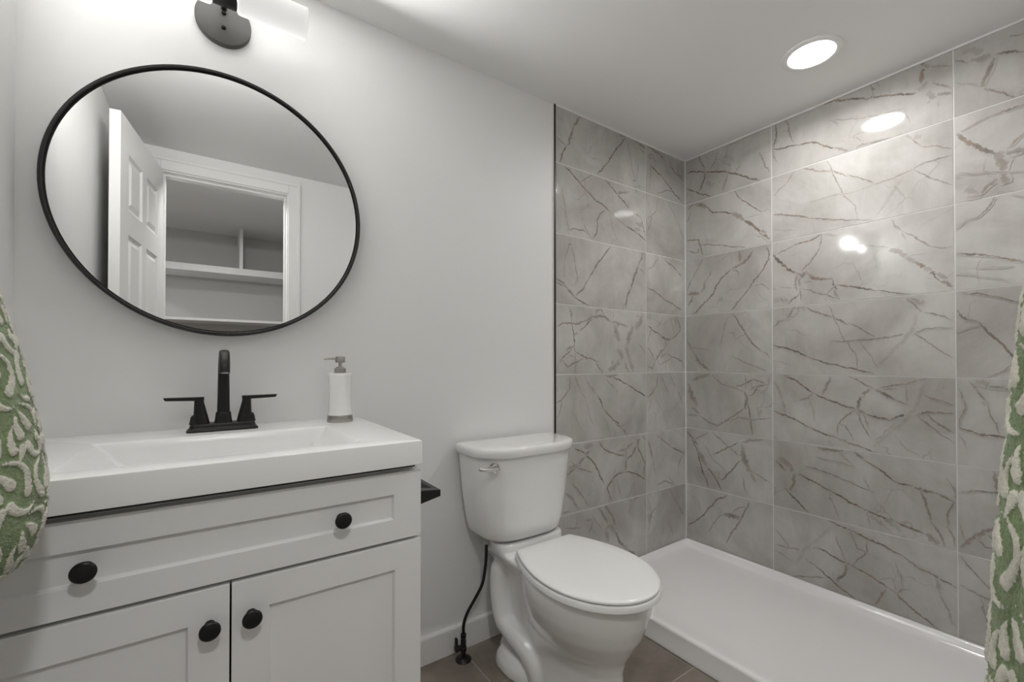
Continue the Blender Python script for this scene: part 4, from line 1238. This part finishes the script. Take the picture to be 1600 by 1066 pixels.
# ------------------------------------------------------------------ towels
def towel_material():
    m = mat('terry_towel', (.2,.3,.1), .95, spec=.15)
    ns, lk, b = nodes(m)
    at = N(m, 'ShaderNodeAttribute', attribute_name='leaf')
    geo = N(m, 'ShaderNodeTexCoord')
    n1 = N(m, 'ShaderNodeTexNoise', Scale=420.0, Detail=3.0, Roughness=.7); lk.new(geo.outputs['Object'], n1.inputs['Vector'])
    n2 = N(m, 'ShaderNodeTexNoise', Scale=28.0, Detail=3.0); lk.new(geo.outputs['Object'], n2.inputs['Vector'])
    g = N(m, 'ShaderNodeValToRGB'); g.color_ramp.elements[0].position=.3; g.color_ramp.elements[0].color=(.120,.170,.072,1); g.color_ramp.elements[1].position=.7; g.color_ramp.elements[1].color=(.265,.345,.170,1)
    c = N(m, 'ShaderNodeValToRGB'); c.color_ramp.elements[0].position=.25; c.color_ramp.elements[0].color=(.50,.475,.39,1); c.color_ramp.elements[1].position=.7; c.color_ramp.elements[1].color=(.74,.72,.63,1)
    av = N(m, 'ShaderNodeMath', operation='ADD'); hv = N(m, 'ShaderNodeMath', operation='MULTIPLY'); hv.inputs[1].default_value=.5
    lk.new(n1.outputs['Fac'], av.inputs[0]); lk.new(n2.outputs['Fac'], av.inputs[1]); lk.new(av.outputs[0], hv.inputs[0])
    lk.new(hv.outputs[0], g.inputs['Fac']); lk.new(hv.outputs[0], c.inputs['Fac'])
    sh_ = N(m, 'ShaderNodeMath', operation='MULTIPLY_ADD'); sh_.inputs[1].default_value=.5; sh_.inputs[2].default_value=-.25; lk.new(n1.outputs['Fac'], sh_.inputs[0])
    ad = N(m, 'ShaderNodeMath', operation='ADD'); lk.new(at.outputs['Fac'], ad.inputs[0]); lk.new(sh_.outputs[0], ad.inputs[1])
    st = N(m, 'ShaderNodeMapRange'); st.inputs['From Min'].default_value=.42; st.inputs['From Max'].default_value=.58; lk.new(ad.outputs[0], st.inputs['Value'])
    mx = N(m, 'ShaderNodeMix', data_type='RGBA'); lk.new(st.outputs[0], mx.inputs[0]); lk.new(g.outputs[0], mx.inputs[6]); lk.new(c.outputs[0], mx.inputs[7])
    lk.new(mx.outputs[2], b.inputs['Base Color'])
    bp = N(m, 'ShaderNodeBump', Strength=.8, Distance=.002); lk.new(n1.outputs['Fac'], bp.inputs['Height']); lk.new(bp.outputs['Normal'], b.inputs['Normal'])
    b.inputs['Sheen Weight'].default_value = .3; b.inputs['Sheen Roughness'].default_value = .6
    return m
M['towel'] = towel_material()
def leaf_field(U, V, seed, scale=1.0):
    """scrolls with teardrop leaves on both sides, in metres on the cloth; returns 0..1 mask"""
    rnd = np.random.RandomState(seed); F = np.full(U.shape, -1.0)
    def stroke(p0, p1, p2, w0):
        nonlocal F
        K = 18
        lo = np.minimum(np.minimum(p0,p1),p2)-w0*1.6; hi = np.maximum(np.maximum(p0,p1),p2)+w0*1.6
        sel = (U>lo[0])&(U<hi[0])&(V>lo[1])&(V<hi[1])
        if not sel.any(): return
        u, v = U[sel], V[sel]; b_ = np.full(u.shape, -1.0)
        for k in range(K+1):
            t = k/K; q = (1-t)**2*p0+2*t*(1-t)*p1+t*t*p2
            r = w0*(.12+.88*t**.8)
            b_ = np.maximum(b_, (r-np.hypot(u-q[0], v-q[1]))/w0)
        F[sel] = np.maximum(F[sel], b_)
    s = scale
    pu, pv = .098*s, .105*s
    for i in range(-2, 12):
        for j in range(-2, 9):
            c = np.array([i*pu+(j%2)*pu*.5, j*pv*.8]); fl_ = 1 if (i+j)%2 else -1
            a0 = rnd.uniform(-.3,.3)
            def R(x,y):
                x *= fl_; ca, sa = math.cos(a0), math.sin(a0)
                return c+s*np.array([x*ca-y*sa, x*sa+y*ca])
            stroke(R(-.010,-.046), R(.058,-.040), R(.030,.012), .0082*s)
            stroke(R(.040,.034), R(.012,.050), R(-.004,.020), .0078*s)
            stroke(R(-.012,-.034), R(-.004,-.026), R(.006,-.010), .0088*s)
            stroke(R(-.020,-.028), R(-.026,-.014), R(-.018,.002), .0080*s)
            stroke(R(-.030,-.014), R(-.044,.004), R(-.036,.022), .0076*s)
            stroke(R(-.028,.044), R(-.024,.032), R(-.018,.022), .0072*s)
    F = F + rnd.normal(0,.045,F.shape)
    return np.clip(.5+F*2.2, 0, 1)
def towel(name, label, along, wall, cu, levels, seed, scale, folds):
    """bunched cloth hanging from a ring; levels: (z, centre offset from wall, half depth, half width)"""
    NU, NV = 420, 300
    zs = np.array([l[0] for l in levels]); tt = np.linspace(0,1,NV)
    zz = np.interp(tt, np.linspace(0,1,len(levels)), zs)
    def sm(k): 
        return np.interp(tt, np.linspace(0,1,len(levels)), [l[k] for l in levels])
    def smooth(a):
        for _ in range(30): a = np.concatenate([[a[0]], (a[:-2]+2*a[1:-1]+a[2:])/4, [a[-1]]])
        return a
    zz, off, hd, hw = smooth(zz), smooth(sm(1)), smooth(sm(2)), smooth(sm(3))
    th = np.linspace(0, 2*PI, NU, endpoint=False)
    ph = th[None,:]; Tn = tt[:,None]
    rnd = np.random.RandomState(seed)
    fold = np.zeros((NV,NU))
    for k_, amp in folds: fold += amp*np.sin(k_*ph+rnd.uniform(0,6.28)+1.2*Tn*rnd.uniform(-1,1))
    fold *= (.35+.65*Tn)*np.clip((1-Tn)/.06,.25,1)
    ca, sa = np.cos(ph), np.sin(ph)
    rad = 1+fold
    D = off[:,None]+hd[:,None]*rad*np.sign(ca)*np.abs(ca)**.85
    Wd = hw[:,None]*rad*np.sign(sa)*np.abs(sa)**.85
    per = 2*PI*np.sqrt((hd.max()**2+hw.max()**2)/2)
    U = (th/(2*PI)*per)[None,:]+0*Tn
    Vv = (zz.max()-zz)[:,None]+0*ph
    leaf = leaf_field(U, Vv, seed, scale)
    bump_ = .0026*leaf + rnd.normal(0,.0004,leaf.shape)
    D = D+bump_*np.sign(ca)*np.abs(ca)**.5*1.0; Wd = Wd+bump_*sa
    D = np.maximum(D, .004)
    Zg = zz[:,None]+0*ph
    if along == 'y':   xyz = np.stack([wall+D, cu+Wd, Zg], -1)
    else:              xyz = np.stack([cu-Wd, wall+D, Zg], -1)
    me = bpy.data.meshes.new(name)
    verts = xyz.reshape(-1,3)
    ctop = verts[:NU].mean(0); cbot = verts[-NU:].mean(0)+np.array([0,0,.02])
    verts = np.vstack([verts, ctop, cbot]); nT = NU*NV
    faces = []
    for j in range(NV-1):
        a = j*NU; b = a+NU
        for i in range(NU):
            k = (i+1)%NU; faces.append((a+i, b+i, b+k, a+k))
    for i in range(NU):
        faces.append((i, (i+1)%NU, nT)); faces.append(((NV-1)*NU+(i+1)%NU, (NV-1)*NU+i, nT+1))
    me.from_pydata(verts.tolist(), [], faces)
    at = me.attributes.new('leaf','FLOAT','POINT'); at.data.foreach_set('value', np.concatenate([leaf.reshape(-1),[0,0]]).astype(np.float32))
    me.materials.append(M['towel'])
    for p in me.polygons: p.use_smooth = True
    o = bpy.data.objects.new(name, me); C.objects.link(o); tag(o, label, 'towel', 'green leaf pattern towels')
    return o
# (z, centre distance from the wall, half depth, half width)
towel('hanging_towel', 'green and cream leaf patterned towel hanging left of vanity', 'y', XL, -.668,
      [(1.225,.075,.030,.055),(1.20,.080,.052,.068),(1.15,.086,.064,.080),(1.06,.094,.078,.095),(.97,.099,.088,.108),(.90,.1005,.0935,.118),(.86,.1005,.0925,.120),(.835,.0985,.087,.118),(.815,.096,.080,.112)], 3, .74, [(5,.035),(8,.025),(13,.012)])
towel('hanging_towel', 'green and cream leaf patterned towel at right edge beside shower pan', 'x', YF, -1.60,
      [(1.24,.055,.030,.055),(1.20,.058,.045,.070),(1.10,.060,.0535,.085),(1.00,.063,.0585,.095),(.90,.066,.062,.105),(.80,.0675,.0645,.112),(.72,.069,.066,.118),(.67,.069,.066,.118),(.64,.068,.063,.114)], 8, .80, [(5,.035),(8,.025),(13,.012)])
def ring(along, wall, cu, z, lab):
    t = thing('towel_ring', lab, 'towel ring', (wall if along=='y' else cu, cu if along=='y' else wall, z))
    Pm = (lambda d,u,zz: (wall+d,cu+u,zz)) if along=='y' else (lambda d,u,zz: (cu+u,wall+d,zz))
    bm = bmesh.new(); ax = 'x' if along=='y' else 'y'
    lathe(bm, Pm(0,0,z), [(0,.022),(.008,.022),(.010,.009),(.060,.009),(.062,.012),(.078,.012),(.080,.008)], 28, ax)
    link('mount', bm, M['black'], t, True, 40)
    bm = bmesh.new(); r = .062
    tube(bm, [Pm(.070, r*math.sin(2*PI*q/40), z-r+r*math.cos(2*PI*q/40)) for q in range(41)], .0045, 10, False)
    link('ring', bm, M['black'], t, True, 60)
ring('y', XL, -.668, 1.290, 'black towel ring on the left wall holding a green towel')
ring('x', YF, -1.60, 1.305, 'black towel ring on the door side wall holding a green towel')
